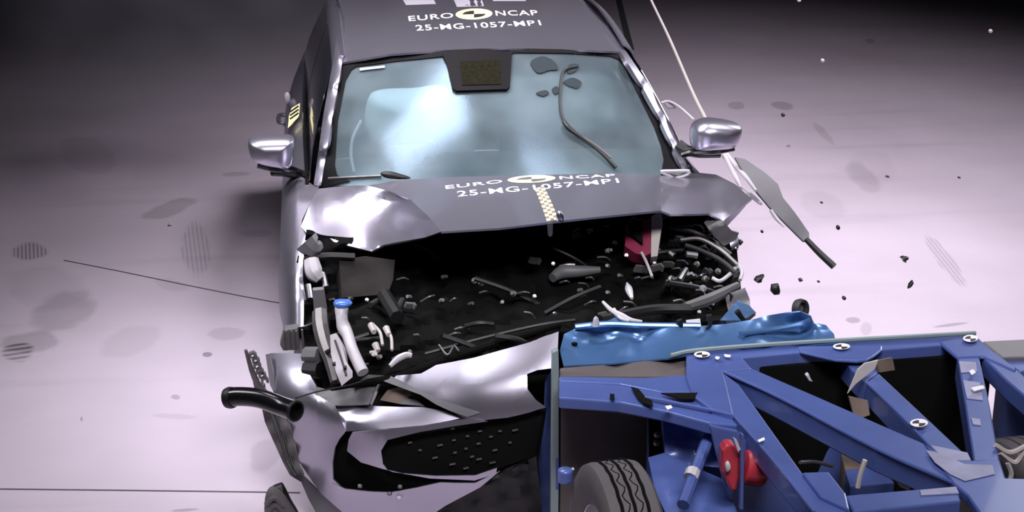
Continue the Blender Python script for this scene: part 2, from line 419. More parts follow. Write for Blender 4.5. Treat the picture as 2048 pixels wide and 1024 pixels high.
# --- pillars
panel('windscreen_pillar', car, M['paint'], [(627,371,.13),(637,300,.28),(646,234,.43),(657,170,.585),(667,117,.73),(673,78,.97),(668,45,1.32),(672,15,1.65),(680,-15,2.05),(690,-15,1.9),
    (679,3,1.6),(689,39,1.24),(695,78,.95),(685,122,.68),(676,175,.54),(665,234,.40),(652,310,.25),(642,371,.12)], [(635,371,.105),(645,300,.25),(656,234,.395),(667,170,.545),(676,117,.69),(684,78,.94),(679,45,1.24)], thick=.02, step=5)
panel('windscreen_pillar', car, M['paint'], [(1379,338,.125),(1358,288,.26),(1336,234,.405),(1297,168,.555),(1254,105,.70),(1218,55,1.08),(1176,8,1.68),(1140,-25,2.2),
    (1130,-25,2.1),(1165,8,1.54),(1208,55,1.04),(1241,103,.67),(1282,168,.53),(1318,234,.38),(1343,288,.24),(1364,338,.12)], [(1371,338,.10),(1350,288,.235),(1327,234,.375),(1289,168,.525),(1248,105,.67),(1213,55,1.04)], thick=.02, step=5)
# --- windscreen
WF = TPS([(655,365,.15),(1372,348,.15),(690,125,.70),(1240,103,.70),(960,97,.61),(640,371,.17),(800,362,.03),(1010,356,-.02),(1200,352,.03),(960,230,.27),(668,240,.42),(1318,234,.43),(800,240,.30),(1130,230,.30)])
glass, GB = panel('windscreen', car, M['glass'], [(p[0], p[1], 0) for p in [(650,372),(644,366),(663,240),(684,124),(780,108),(870,101),(960,97),(1060,97),(1150,99),(1241,104),(1318,234),(1368,345),(1330,360),(1200,362),(1010,366),(800,372)]],
    field=lambda x, y: WF(x, y), thick=.004, step=30, bvh=True)
frit = panel('windscreen_border', car, M['frit'], [(p[0], p[1], 0) for p in [(641,374),(652,310),(665,234),(676,175),(684,124),(780,108),(870,101),(960,97),(1060,97),(1150,99),(1241,103),(1282,168),(1318,234),(1343,288),(1366,342),(1322,350),
    (1328,318),(1322,290),(1308,252),(1292,219),(1262,158),(1246,129),(1236,118),(1222,112),(1136,106),(1030,105),(1021,108),(882,113),(845,117),(792,122),(712,133),(703,139),(691,160),(675,242),(669,330),(674,350),(700,362),(650,374)]],
    field=lambda x, y: WF(x, y) - .008, thick=.003, step=30)
cvr = panel('sensor_cover', car, M['frit'], [(884,108,0),(1024,104,0),(1020,172,0),(1014,178,0),(912,181,0),(905,176,0),(893,125,0)], field=lambda x, y: WF(x, y) - .02, thick=.05)
cc = mat('sensor_mesh', (.012, .011, .006), .8, var=.9, vscale=70, spec=.05)
panel('sensor_grille', cvr, cc, [(920,122,0),(1000,120,0),(1002,168,0),(924,170,0)], field=lambda x, y: WF(x, y) - .024, thick=.002)
panel('registration_sticker', car, M['white'], [(719,136,0),(769,131,0),(770,135,0),(720,141,0)], field=lambda x, y: WF(x, y) - .012, thick=.001)
# --- behind the glass
pillow('steering_airbag', car, M['bag'], [(735,200),(760,182),(830,178),(885,172),(905,195),(905,225),(880,236),(820,238),(775,262),(745,290),(728,262)], .56, .17, .14, slope=-.0)
pillow('passenger_airbag', car, M['bag'], [(940,150),(1060,120),(1200,118),(1262,190),(1285,245),(1200,275),(1040,268),(950,230)], .95, .22, .2)
pillow('curtain_airbag', car, M['bag'], [(705,160),(740,140),(900,130),(960,200),(950,300),(860,338),(720,338),(700,300),(702,230)], 1.0, .15, .15)
bm = bmesh.new(); tube(bm, [P(722, 242, 'y', .5), P(706, 275, 'y', .42), P(702, 310, 'y', .35), P(708, 345, 'y', .28)], .008); mk('airbag_seam', bm, M['white'], car)
bm = bmesh.new(); smoothgrid(bm, [[(-.74,.12,.93),(-.3,.0,.955),(.3,.0,.955),(.74,.12,.93)],[(-.74,.4,.97),(-.3,.36,.99),(.3,.36,.99),(.74,.4,.97)],[(-.74,.62,.93),(-.3,.6,.95),(.3,.6,.95),(.74,.62,.93)],[(-.74,.64,.5),(-.3,.62,.5),(.3,.62,.5),(.74,.64,.5)]])
mk('dashboard', bm, M['dash'], car, thick=.01)
slab('display_panel', car, M['screen'], [(766,292),(872,286),(876,345),(774,350)], .36, .03, ax='y', bevel=.012)
for s in (-.36, .36):
    bm = bmesh.new(); box(bm, (s, 1.35, .85), (.46, .14, .62), (R(-12), 0, 0), .85); box(bm, (s, 1.45, 1.24), (.26, .1, .18), (R(-8), 0, 0), .9); box(bm, (s, 1.1, .5), (.48, .5, .14))
    mk('seat', bm, M['dash'], car, bevel=.04)
bm = bmesh.new(); box(bm, (0, 1.5, .28), (1.6, 2.9, .06)); mk('floor_pan', bm, M['void'], car, smooth=False)
# --- wipers
bm = bmesh.new(); tube(bm, [onto(GB, 1232, 335, .02), onto(GB, 1205, 308, .03), onto(GB, 1175, 283, .03), onto(GB, 1140, 258, .035), onto(GB, 1128, 243, .03)], [.010, .007, .006, .012, .009], 8)
wp = mk('wiper_arm', bm, M['black'], car)
bm = bmesh.new(); tube(bm, [onto(GB, 1222, 316, .02), onto(GB, 1190, 290, .02), onto(GB, 1150, 264, .02)], .004, 6); mk('wiper_link', bm, M['dull'], wp)
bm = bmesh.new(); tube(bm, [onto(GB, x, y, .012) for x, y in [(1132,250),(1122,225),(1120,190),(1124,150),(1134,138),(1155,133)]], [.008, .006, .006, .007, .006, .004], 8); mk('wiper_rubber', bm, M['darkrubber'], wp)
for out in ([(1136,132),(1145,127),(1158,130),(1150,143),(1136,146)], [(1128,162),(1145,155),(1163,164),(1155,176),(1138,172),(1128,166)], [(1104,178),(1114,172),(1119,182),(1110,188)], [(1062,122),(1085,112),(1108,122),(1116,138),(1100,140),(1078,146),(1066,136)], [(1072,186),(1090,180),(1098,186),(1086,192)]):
    panel('dark_leaf_shape', wp, M['leaf_dark'], [(x, y, 0) for x, y in out], field=lambda x, y: WF(x, y) - .008, rnd=4, thick=.003, step=8)  # thin dark leaf-shaped sheets laid just in front of the glass
pillow('wiper_pivot', car, M['black'], [(761,346),(778,343),(800,348),(822,356),(800,358),(770,355)], .0, .02, .02)
bm = bmesh.new(); tube(bm, [onto(GB, 657, 357, .01), onto(GB, 700, 355, .01), onto(GB, 762, 352, .01)], .006); mk('wiper_blade', bm, M['dull'], car)
# --- mirrors
def mirror(out, y, arm, foot, faceline):
    mr = pillow('door_mirror', car, M['paint'], out, y, .09, .10, rings=7, rnd=5, p=2.6)
    bm = bmesh.new(); tube(bm, [P(*a) for a in arm], [.030, .026, .024, .03], 8); mk('mirror_arm', bm, M['black'], mr)
    bm = bmesh.new(); tube(bm, [P(*a) for a in foot], .014, 8); mk('mirror_base_trim', bm, M['gloss'], mr)
mirror([(496,284),(508,275),(550,272),(583,274),(588,284),(586,320),(578,334),(555,332),(520,325),(502,313)], .12, [(545,338,'y',.16),(575,342,'y',.18),(600,350,'y',.2),(612,356,'y',.22)], [(515,330,'y',.1),(545,337,'y',.1),(585,340,'y',.12),(600,348,'y',.15)], 0)
mirror([(1384,256),(1398,243),(1420,238),(1460,243),(1480,252),(1478,275),(1465,292),(1430,297),(1390,297),(1382,285)], .12, [(1440,302,'y',.16),(1400,304,'y',.17),(1378,302,'y',.2),(1358,292,'y',.24)], [(1468,296,'y',.1),(1430,303,'y',.1),(1390,303,'y',.12),(1365,310,'y',.15)], 0)
# mirror corner triangle, right of the screen base
bm = bmesh.new(); tube(bm, [P(*a, 'y', .05) for a in [(1322,343),(1345,342),(1378,342),(1372,350),(1352,355),(1335,350)]], .007, 8, 3, closed=True); mk('screen_corner_trim', bm, M['white'], car)
panel('screen_corner_plate', car, M['bracket'], [(1325,343,.06),(1376,343,.09),(1350,354,.04)], thick=.002)
# --- left front wing
panel('front_wing', car, M['paint'], [(566,345,.25),(590,340,.28),(600,350,.22),(627,371,.08),(640,378,.03),(622,402,-.1),(604,440,-.3),(602,453,-.35),(612,470,-.40),(603,500,-.45),(599,530,-.5),(602,565,-.57),(608,600,-.6),
    (607,653,-.68),(567,657,-.66),(559,625,-.6),(556,570,-.50),(560,500,-.36),(563,400,-.1)], field=lambda x, y: float(np.interp(y, [340, 371, 402, 453, 500, 550, 600, 655], [.25, .09, -.07, -.25, -.42, -.54, -.62, -.69])) + .10 * (max(0, 600 - x) / 30) ** 2, thick=.006, step=6)
bm = bmesh.new(); rows = []
for y in (-.45, -.35, -.1, .2): rows.append([(-.88, y, .78), (-.905, y, .70), (-.91, y, .62 if y < -.1 else .4)])
smoothgrid(bm, rows, 3, 3); mk('lower_wing', bm, M['paint'], car, thick=.006)
panel('wing_inner_flange', car, M['paint'], [(608,470,-.40),(616,474,-.42),(606,520,-.5),(606,560,-.56),(612,600,-.62),(607,602,-.61),(599,560,-.57),(597,525,-.5),(601,495,-.45)], thick=.004, step=8)
# --- bonnet: three folded fields
hc, HB = panel('bonnet', car, M['paint'], [(735,371,-.03),(800,360,-.03),(900,354,-.04),(1075,350,-.05),(1230,346,-.02),(1322,351,.04),(1322,421,-.60),(1260,427,-.64),(1180,435,-.67),(1100,444,-.70),(1000,456,-.72),(883,463,-.70),
    (860,436,-.55),(821,399,-.25),(782,383,-.12)], [(1000,400,-.37),(1130,395,-.33)], thick=.008, bvh=True)
panel('bonnet_corner', car, M['paint'], [(640,377,.05),(700,371,.04),(735,371,-.03),(782,383,-.12),(821,399,-.25),(860,436,-.55),(883,463,-.70),(849,475,-.60),(790,485,-.47),(767,490,-.43),(743,503,-.40),
    (680,487,-.35),(614,467,-.28),(602,453,-.24),(622,402,-.08)], [(800,402,-.17),(840,435,-.47),(700,385,-.03),(770,410,-.12),(700,430,-.16),(785,450,-.30),(650,440,-.18),(650,400,-.05),(730,460,-.26)], thick=.008)
panel('bonnet_corner', car, M['paint'], [(1322,351,.04),(1350,354,.05),(1384,344,.12),(1432,349,.08),(1470,368,.0),(1503,398,-.2),(1472,422,-.34),(1447,442,-.45),(1418,427,-.52),(1342,429,-.58),(1322,421,-.60)],
    [(1345,390,-.28),(1390,385,-.16),(1440,400,-.20),(1400,410,-.36)], thick=.008)
panel('bonnet_corner_edge', car, M['paint'], [(1447,442,-.45),(1472,422,-.34),(1503,398,-.2),(1480,425,-.30),(1452,455,-.44)], thick=.004, step=8)
panel('bonnet_lip', car, M['paint'], [(614,467,-.28),(680,487,-.35),(743,503,-.40),(767,490,-.43),(760,494,-.42),(743,506,-.39),(680,491,-.34),(613,471,-.27)], thick=.01, step=8)

# --- lettering: outlines of the built-in font laid on the sheet metal
def textmesh(body):
    cu = bpy.data.curves.new('lettering', 'FONT'); cu.body = body; cu.offset = .012; cu.space_character = 1.12
    o = bpy.data.objects.new('lettering', cu); COL.objects.link(o); bpy.context.view_layer.update()
    me = bpy.data.meshes.new_from_object(o.evaluated_get(bpy.context.evaluated_depsgraph_get()))
    bpy.data.objects.remove(o); bpy.data.curves.remove(cu); bm = bmesh.new(); bm.from_mesh(me); bpy.data.meshes.remove(me)
    xs = [v.co.x for v in bm.verts]; ys = [v.co.y for v in bm.verts]
    return bm, min(xs), max(xs), 0, .72
def letter(name, parent, body, q, bvh, m):
    """q = pixel corners: left top, right top, right bottom, left bottom"""
    bm, x0, x1, y0, y1 = textmesh(body)
    bmesh.ops.triangulate(bm, faces=bm.faces); bmesh.ops.subdivide_edges(bm, edges=[e for e in bm.edges if e.calc_length() > .25], cuts=1)
    for v in bm.verts:
        u = (v.co.x - x0) / (x1 - x0); t = (y1 - v.co.y) / (y1 - y0)
        a = [q[0][k] * (1 - u) * (1 - t) + q[1][k] * u * (1 - t) + q[2][k] * u * t + q[3][k] * (1 - u) * t for k in (0, 1)]
        v.co = onto(bvh, a[0], a[1], .006) or v.co
    return mk(name, bm, m, parent, smooth=False)
letter('roof_lettering', roof, 'EURO', [(816,32),(905,25),(907,35),(818,42)], RB, M['decal'])
letter('roof_lettering', roof, 'NCAP', [(990,21),(1073,20),(1077,30),(992,31)], RB, M['decal'])
letter('roof_lettering', roof, '25-MG-1057-MP1', [(830,50),(1079,40),(1083,50),(833,61)], RB, M['decal'])
letter('bonnet_lettering', hc, 'EURO', [(890,371),(1003,359),(1005,365),(892,378)], HB, M['decal'])
letter('bonnet_lettering', hc, 'NCAP', [(1118,352.5),(1228,347.5),(1232,353),(1120,358.5)], HB, M['decal'])
letter('bonnet_lettering', hc, '25-MG-1057-MP1', [(913,382),(1235,356),(1239,365),(916,393)], HB, M['decal'])
def disc(name, parent, c, rx, ry, skew, bvh, m, hole=0, quad=None, lift=.005):
    bm = bmesh.new(); n = 32
    def pt(r, t): return onto(bvh, c[0] + rx * r * math.cos(t), c[1] + ry * r * math.sin(t) + skew * rx * r * math.cos(t), lift)
    if quad is None: rings = [[pt(r, 2 * math.pi * k / n) for k in range(n)] for r in ((1, .75, .5) if hole else (1, .66, .33, .02))]; grid(bm, rings, True)
    else:
        for a0 in quad: grid(bm, [[pt(r, a0 + math.pi / 2 * k / 8) for k in range(9)] for r in (.62, .3, .01)])
    return mk(name, bm, m, parent, smooth=False)
em = disc('roof_emblem', roof, (948, 28), 37, 11, -.03, RB, M['yellow']); disc('emblem_quarters', em, (948, 28), 37, 11, -.03, RB, M['decalblack'], quad=(math.pi, 0), lift=.009)
em = disc('bonnet_emblem', hc, (1063, 358), 48, 7.5, -.045, HB, M['yellow']); disc('emblem_quarters', em, (1063, 358), 48, 7.5, -.045, HB, M['bracket'], quad=(math.pi, 0), lift=.009)
# roof target patches at the frame's top edge
for q in ([(806,0),(868,0),(872,8),(812,10)], [(905,-6),(962,-6),(968,12),(914,14)], [(985,-6),(1048,-6),(1052,2),(986,2)]):
    bm = bmesh.new(); n = 5
    grid(bm, [[onto(RB, *[q[0][k] * (1 - u) * (1 - t) + q[1][k] * u * (1 - t) + q[2][k] * u * t + q[3][k] * (1 - u) * t for k in (0, 1)], .005) for u in np.linspace(0, 1, n)] for t in (0, .5, 1)])
    mk('target_patch', bm, mat('faded_sticker', (.42, .40, .46), .6), roof, smooth=False)
# chequered tape down the bonnet
ta = bmesh.new(); tb = bmesh.new()
for i in range(16):
    t0, t1 = i / 16, (i + 1) / 16
    for j in range(3):
        def q(u, t): return onto(HB, 1077 + 28 * t ** .9 + (u - .5) * (19 + 4 * t), 375 + 65.5 * t ** 1.12 - (u - .5) * 3, .006)
        grid(ta if (i + j) % 2 else tb, [[q(j / 3, t0), q((j + 1) / 3, t0)], [q(j / 3, t1 - .0), q((j + 1) / 3, t1)]])
tp = mk('chequered_tape', ta, M['decal'], hc, smooth=False); mk('tape_chequers', tb, mat('olive_tape', (.22, .19, .08), .6), tp, smooth=False)
panel('tape_tail', hc, M['dull'], [(1094,447,-.71),(1106,446,-.71),(1105,470,-.70),(1100,474,-.70),(1096,470,-.70)], thick=.003, step=6)
pillow('bonnet_badge', hc, M['metal'], [(1112,430),(1118,421),(1127,430),(1129,442),(1120,445),(1113,440)], -.68, .012, .01)
# --- front bumper, torn from the body
def BP(name, pts, m=None, d=0., parent=None, **k):
    return panel(name, parent or bumper, m or M['paint'], [(x, y, 0) for x, y in pts], field=bf(d), **k)
bumper = panel('front_bumper', car, M['paint'], [(x, y, 0) for x, y in [(531,709),(543,706),(606,707),(613,738),(632,771),(634,790),(670,811),(684,842),(692,862),(678,880),(670,895),(665,925),(666,959),(685,978),(700,1003),(722,1035),(700,1038),
    (640,985),(599,925),(580,850),(562,808),(546,782),(540,745)]], field=bf(0), thick=.006)
panel('bumper_upper_beam', bumper, M['paint'], [(x, y, 0) for x, y in [(670,811),(730,811),(805,814),(846,814),(888,822),(929,836),(850,850),(767,858),(692,863),(684,842)]], field=lambda x, y: BUMPF(x, y) + .035 * min(1, max(0, (858 - y) / 47)))
BP('bumper_nose', [(782,752),(842,747),(860,737),(872,730),(950,715),(1000,701),(1058,685),(1090,672),(1117,663),(1114,735),(1075,740),(1054,748),(1055,778),(1072,800),(1092,815),(1055,826),(1018,835),(960,841),(929,836),(900,822),(872,809),(842,790),(767,762)])
BP('bumper_crease', [(767,762),(782,752),(880,800),(960,826),(935,834),(900,822),(872,809),(842,790)], M['trimgrey'], -.004, thick=.003)
BP('headlamp_housing', [(632,773),(665,782),(700,776),(720,760),(737,749),(782,752),(767,762),(756,764),(737,809),(670,811),(634,790)], M['bracket'], .012, wave=.012)
BP('headlamp_cavity', [(750,758),(735,814),(850,818),(875,812),(845,786),(770,756)], M['void'], .09)
for pts, m_ in (([(760,800),(775,780),(815,770),(822,790),(800,808)], 'brown'), ([(800,808),(812,796),(832,800),(848,812)], 'trimgrey'), ([(737,806),(757,764),(760,766),(742,808)], 'white')):
    BP('headlamp_fragment', pts, M[m_], .05, thick=.01, wave=.006)
mouth = BP('air_intake', [(692,860),(668,890),(660,925),(663,965),(690,985),(780,994),(890,985),(1000,962),(1078,918),(1094,814),(1018,832),(929,832),(767,854)], M['void'], .05)
BP('intake_surround', [(705,864),(697,880),(694,902),(722,925),(786,944),(860,957),(950,961),(992,948),(994,936),(950,951),(870,952),(805,947),(775,940),(766,928),(762,902),(775,880),(840,864),(917,851),(975,843),(950,838),(929,838),(850,851),(767,859)], M['paint'], -.006)
gr = BP('grille_mesh', [(766,928),(762,902),(775,880),(840,864),(917,851),(975,843),(1018,836),(1090,816),(1070,912),(994,938),(950,951),(870,952),(805,947),(775,940)], M['void'], .03)
random.seed(4)
for x, y in [(908,880),(935,872),(960,862),(910,905),(932,897),(957,887),(905,928),(932,936),(958,918),(982,873),(990,900),(944,913),(1000,862),(1020,885),(905,857),(985,925),(1030,860),(880,890),(870,915),(840,900),(820,885)]:
    bm = bmesh.new(); p = P(x, y, 'y', BUMPF(x, y) + .024); box(bm, p, (.010 + .012 * random.random(), .008, .004), (0, R(-10), 0)); mk('grille_stud', bm, M['dull'], gr, smooth=False)
BP('bumper_chin', [(664,966),(690,978),(735,983),(780,985),(830,976),(880,965),(915,966),(950,966),(1000,942),(960,975),(890,1012),(850,1040),(722,1040),(700,1003)], M['paint'], -.002)
for x, y in ((779,987), (798,996), (720,972), (800,973)): pillow('bumper_clip', bumper, M['white'] if y > 990 else M['dull'], [(x-4,y-3),(x+4,y-3),(x+4,y+3),(x-4,y+3)], BUMPF(x, y) - .01, .008, .01, rings=4)
panel('under_car_dark', car, M['black'], [(890,1012,-1.22),(960,975,-1.26),(1010,938,-1.29),(1072,912,-1.30),(1085,1040,-1.25),(850,1045,-1.2)], thick=.01, wave=.02)  # black sheet added for the dark space under the nose
BP('bumper_return', [(600,955),(606,951),(640,985),(700,1038),(640,1040),(618,1000),(604,968)], M['trimgrey'], .02)
panel('wheel_arch_liner', car, M['liner'], [(520,800,-.84),(548,800,-.84),(566,820,-.90),(581,860,-.96),(596,925,-1.0),(606,951,-1.03),(602,964,-1.0),(580,951,-.96),(566,925,-.93),(548,885,-.88),(530,845,-.85)], thick=.008, wave=.02, step=8)
bm = bmesh.new()
for k in range(3):
    o_ = k * 9; tube(bm, [P(538 + o_, 815, 'y', -.87), P(556 + o_, 865, 'y', -.93), P(575 + o_, 925, 'y', -.98), P(592 + o_ * .5, 952, 'y', -1.02)], .005, 6)
mk('liner_rib', bm, M['darkrubber'], car)
# --- front wheels and rear wheels
def wheel(name, parent, c, r, wd, steer=0, hub='metal', tread=False):
    ax = Vector((math.cos(steer), math.sin(steer), 0)); bm = bmesh.new(); h = wd / 2
    pr = [(r * .62, -h * .8), (r * .80, -h), (r * .93, -h * .96), (r * .985, -h * .82), (r, -h * .6), (r * 1.0, -h * .48), (r * .975, -h * .47), (r * .975, -h * .41), (r * 1.002, -h * .40), (r * 1.004, -h * .06), (r * .975, -h * .05), (r * .975, h * .03), (r * 1.004, h * .04),
          (r * 1.002, h * .40), (r * .975, h * .41), (r * .975, h * .47), (r, h * .48), (r, h * .6), (r * .985, h * .82), (r * .93, h * .96), (r * .80, h), (r * .62, h * .8)]
    lathe(bm, pr, c, ax, 64, closed=True); t = mk(name, bm, M['rubber'], parent)
    if tread:
        a1 = ax.orthogonal().normalized(); b1 = ax.cross(a1)
        for dx, zz, rr in ((-.44, .012, .006), (-.01, .012, .006), (.44, .012, .006), (-.22, .09, .0022), (.22, .09, .0022)):
            bm = bmesh.new(); n = 120; pts = []
            for k in range(n):
                t_ = 2 * math.pi * k / n
                pts.append(Vector(c) + ax * h * (dx + zz * (1, .4, -1, -.4)[k % 4]) + (a1 * math.cos(t_) + b1 * math.sin(t_)) * (r * 1.001))
            tube(bm, pts, rr, 5, 1, closed=True); mk('tread_groove', bm, M['void'], t)
    bm = bmesh.new(); lathe(bm, [(r * .63, -h * .78), (r * .6, -h * .8), (r * .55, -h * .45), (r * .2, -h * .35), (r * .18, -h * .6), (.02, -h * .62), (.02, h * .6), (r * .2, h * .35), (r * .55, h * .45), (r * .63, h * .78)], c, ax, 40); mk('wheel_rim', bm, M[hub], t)
    return t
wheel('front_wheel', car, (-.80, -.42, .33), .33, .2, 0); wheel('front_wheel', car, (.80, -.15, .33), .33, .2, .2)
for s in (-1, 1): wheel('rear_wheel', car, (s * .80, 2.35, .33), .33, .2)

# --- engine bay
eb = panel('bay_dark_backing', car, M['void'], [(612,468,-.44),(700,475,-.3),(883,458,-.3),(1100,438,-.28),(1322,415,-.25),(1418,422,-.25),(1462,470,-.33),(1474,500,-.38),(1478,540,-.48),(1482,575,-.58),(1478,606,-.7),(1440,640,-.85),  # lumpy black backing added so the open bay stays dark
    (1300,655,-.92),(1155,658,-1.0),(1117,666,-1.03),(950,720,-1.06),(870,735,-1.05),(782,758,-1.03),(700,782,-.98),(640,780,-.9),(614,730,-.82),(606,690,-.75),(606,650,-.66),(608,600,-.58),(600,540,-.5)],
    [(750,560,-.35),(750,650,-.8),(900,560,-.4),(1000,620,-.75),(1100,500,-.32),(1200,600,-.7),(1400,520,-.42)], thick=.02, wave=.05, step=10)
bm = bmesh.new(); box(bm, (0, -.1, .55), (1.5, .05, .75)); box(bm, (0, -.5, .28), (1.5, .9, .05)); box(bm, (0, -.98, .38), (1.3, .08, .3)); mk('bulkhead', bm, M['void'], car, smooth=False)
bm = bmesh.new(); box(bm, (-.05, -.45, .52), (.62, .36, .34), (0, 0, .1), .85); mk('engine_block', bm, M['black'], car, bevel=.03)
YE = TPS([(612,468,-.44),(700,475,-.36),(883,458,-.4),(1100,438,-.36),(1322,415,-.32),(1418,422,-.34),(1474,500,-.44),(1482,575,-.62),(1440,640,-.9),(1300,655,-.98),(1155,658,-1.06),(950,720,-1.12),(782,758,-1.1),(640,780,-.96),(606,650,-.72),(600,540,-.55),
    (750,560,-.45),(750,650,-.88),(900,560,-.5),(1000,620,-.83),(1100,500,-.42),(1200,600,-.78),(1400,520,-.5)])
def E_(x, y, d=0): return P(x, y, 'y', YE(x, y) - d)
def hose(name, pts, r, m, parent=None, seg=8, d=.0):
    bm = bmesh.new(); tube(bm, [E_(*p, d) for p in pts], r, seg); return mk(name, bm, M[m], parent or car)
panel('fuse_box_lid', car, M['lid'], [(678,520,-.50),(730,512,-.45),(790,520,-.46),(786,560,-.52),(775,588,-.6),(684,596,-.62)], thick=.05, wave=.008)
hose('suspension_turret', [(612,482),(625,495),(640,490)], [.05, .04, .02], 'trimgrey'); hose('wing_bracket', [(622,520),(628,545),(640,560)], [.03, .035, .02], 'white')
hose('wing_bracket', [(632,560),(645,548),(652,575)], .012, 'metal'); hose('wing_bracket', [(616,570),(620,598)], .012, 'metal')
slab('strut_plate', car, M['trimgrey'], [(625,580,),(648,578,),(655,622),(628,624)], -.68, .03, ax='y', bevel=.004)
hose('coolant_pipe', [(640,625),(642,655),(650,690),(662,725),(672,765)], [.030, .032, .030, .026, .022], 'dull')
mod = panel('headlamp_module', car, M['white'], [(660,670,-1.0),(672,666,-1.0),(684,690,-1.03),(692,722,-1.07),(705,742,-1.09),(705,754,-1.1),(683,772,-1.11),(672,745,-1.09),(662,710,-1.04)], thick=.05, step=6)
bm = bmesh.new(); tube(bm, [P(670, 680, 'y', -1.015), P(682, 715, 'y', -1.06), P(693, 750, 'y', -1.105)], .004, 5)
for x, y in ((668, 728), (690, 735), (680, 762)): box(bm, P(x, y, 'y', -1.09), (.012, .02, .008))
mk('module_slot', bm, M['black'], mod)
nk = hose('washer_filler_neck', [(683,618),(684,640),(688,655),(696,672),(704,698),(716,725),(726,745)], [.026, .022, .026, .022, .022, .022, .022], 'white', seg=14, d=.05)
pillow('washer_cap', nk, M['bluecap'], [(667,605),(675,600),(695,600),(705,605),(700,611),(690,615),(675,615),(668,611)], -.84, .03, .03)
hose('wheel_well_coil', [(612,712),(640,712)], .035, 'bracket'); hose('wheel_well_coil', [(612,738),(640,740)], .032, 'black')
for a, c in (((745,648),(765,690)), ((770,655),(784,700)), ((752,690),(745,712)), ((740,705),(752,712))):
    hose('wiring_lead', [a, ((a[0]+c[0])/2+5, (a[1]+c[1])/2-4), c], .006, 'cream', d=.1)
for x, y in ((742,650),(772,656),(750,688)): hose('lead_connector', [(x, y), (x+6, y+14)], [.013, .010], 'cream', d=.1)
hose('bonnet_catch_lever', [(780,732),(795,718),(812,710),(824,711)], [.008, .012, .012, .009], 'white', d=.08)
hose('intake_pipe', [(1105,556),(1125,545),(1160,543),(1200,540)], [.018, .028, .024, .014], 'bracket', seg=12); hose('intake_pipe', [(1118,534),(1135,530),(1150,530)], .008, 'dull')
bat = panel('battery_cover', car, M['pink'], [(1252,448,-.42),(1290,440,-.42),(1303,436,-.43),(1305,505,-.55),(1290,512,-.56),(1270,506,-.55),(1250,492,-.52)], thick=.06, step=8)
panel('battery_label', bat, M['cream'], [(1303,432,-.44),(1322,422,-.44),(1325,440,-.46),(1315,512,-.57),(1302,514,-.57)], thick=.05, step=8)
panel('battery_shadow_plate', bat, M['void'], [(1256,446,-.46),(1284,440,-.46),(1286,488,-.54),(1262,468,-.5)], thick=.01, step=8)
hose('dip_rod', [(1283,505),(1293,525),(1304,553)], .006, 'white', d=.08); hose('bulb_shard', [(1254,566),(1258,580),(1264,597)], [.004, .015, .006], 'white', d=.05)
hose('torn_trim_clip', [(1206,604),(1222,620),(1242,632),(1262,640),(1284,643)], [.006, .009, .014, .009, .005], 'white', d=.1)
hose('torn_trim_clip', [(1228,618),(1240,636),(1258,642)], .006, 'white', d=.1)
hose('wiring_loom', [(1424,556),(1440,562),(1460,548),(1476,530)], .008, 'white', d=.04); hose('wiring_loom', [(1476,530),(1484,545),(1480,560)], .008, 'white', d=.04)
hose('wiring_loom', [(1360,480),(1400,478),(1440,500),(1474,530)], .009, 'dull', d=.06); hose('wiring_loom', [(1370,490),(1400,500),(1440,520),(1470,545)], .010, 'darkrubber', d=.06)
hose('wiring_loom', [(1340,455),(1380,462),(1420,480),(1460,510)], .012, 'black', d=.03); hose('loom_sleeve', [(1372,508),(1394,511)], .014, 'metal', d=.08)
hose('loom_sleeve', [(1358,562),(1368,545),(1372,540)], .014, 'metal', d=.06); hose('loom_sleeve', [(1340,505),(1348,512)], .014, 'metal', d=.04)
hose('crossmember', [(1370,615),(1420,598),(1475,570)], [.02, .024, .014], 'bracket', d=.05); hose('crossmember', [(1200,640),(1300,620),(1380,618)], .02, 'black', d=.05)
hose('front_slam_bar', [(700,770),(800,752),(900,716),(1040,672),(1120,648)], [.012, .014, .014, .014, .012], 'void', d=.0)
hose('front_slam_bar', [(850,708),(960,678),(1080,650),(1150,640)], .006, 'black', d=.02)
hose('crimped_link', [(878,690),(895,710),(908,692),(918,702)], .004, 'dull', d=.05); hose('hose_run', [(740,610),(765,600),(790,620),(805,600)], .012, 'darkrubber')
hose('coolant_hose', [(768,590),(780,610),(795,635)], .028, 'black', d=.05)
panel('crushed_wing_edge', car, M['bracket'], [(1418,428,-.45),(1447,443,-.47),(1464,462,-.45),(1478,466,-.42),(1472,480,-.42),(1448,492,-.46),(1425,470,-.5),(1408,445,-.5)], thick=.006, wave=.03, step=8)
panel('crushed_wing_edge', car, M['paint'], [(1455,470,-.36),(1470,465,-.34),(1480,480,-.34),(1476,500,-.38),(1462,495,-.4)], thick=.004, wave=.02, step=6)
panel('front_wing', car, M['trimgrey'], [(1450,590,-.72),(1490,575,-.62),(1500,600,-.68),(1500,635,-.8),(1460,640,-.86)], thick=.006, wave=.04, step=8)
bm = bmesh.new(); smoothgrid(bm, [[(.93, y, .78), (.935, y, .70), (.93, y, .5)] for y in (-.3, -.1, .05, .2)], 3, 3); mk('front_wing', bm, M['paint'], car, thick=.006)
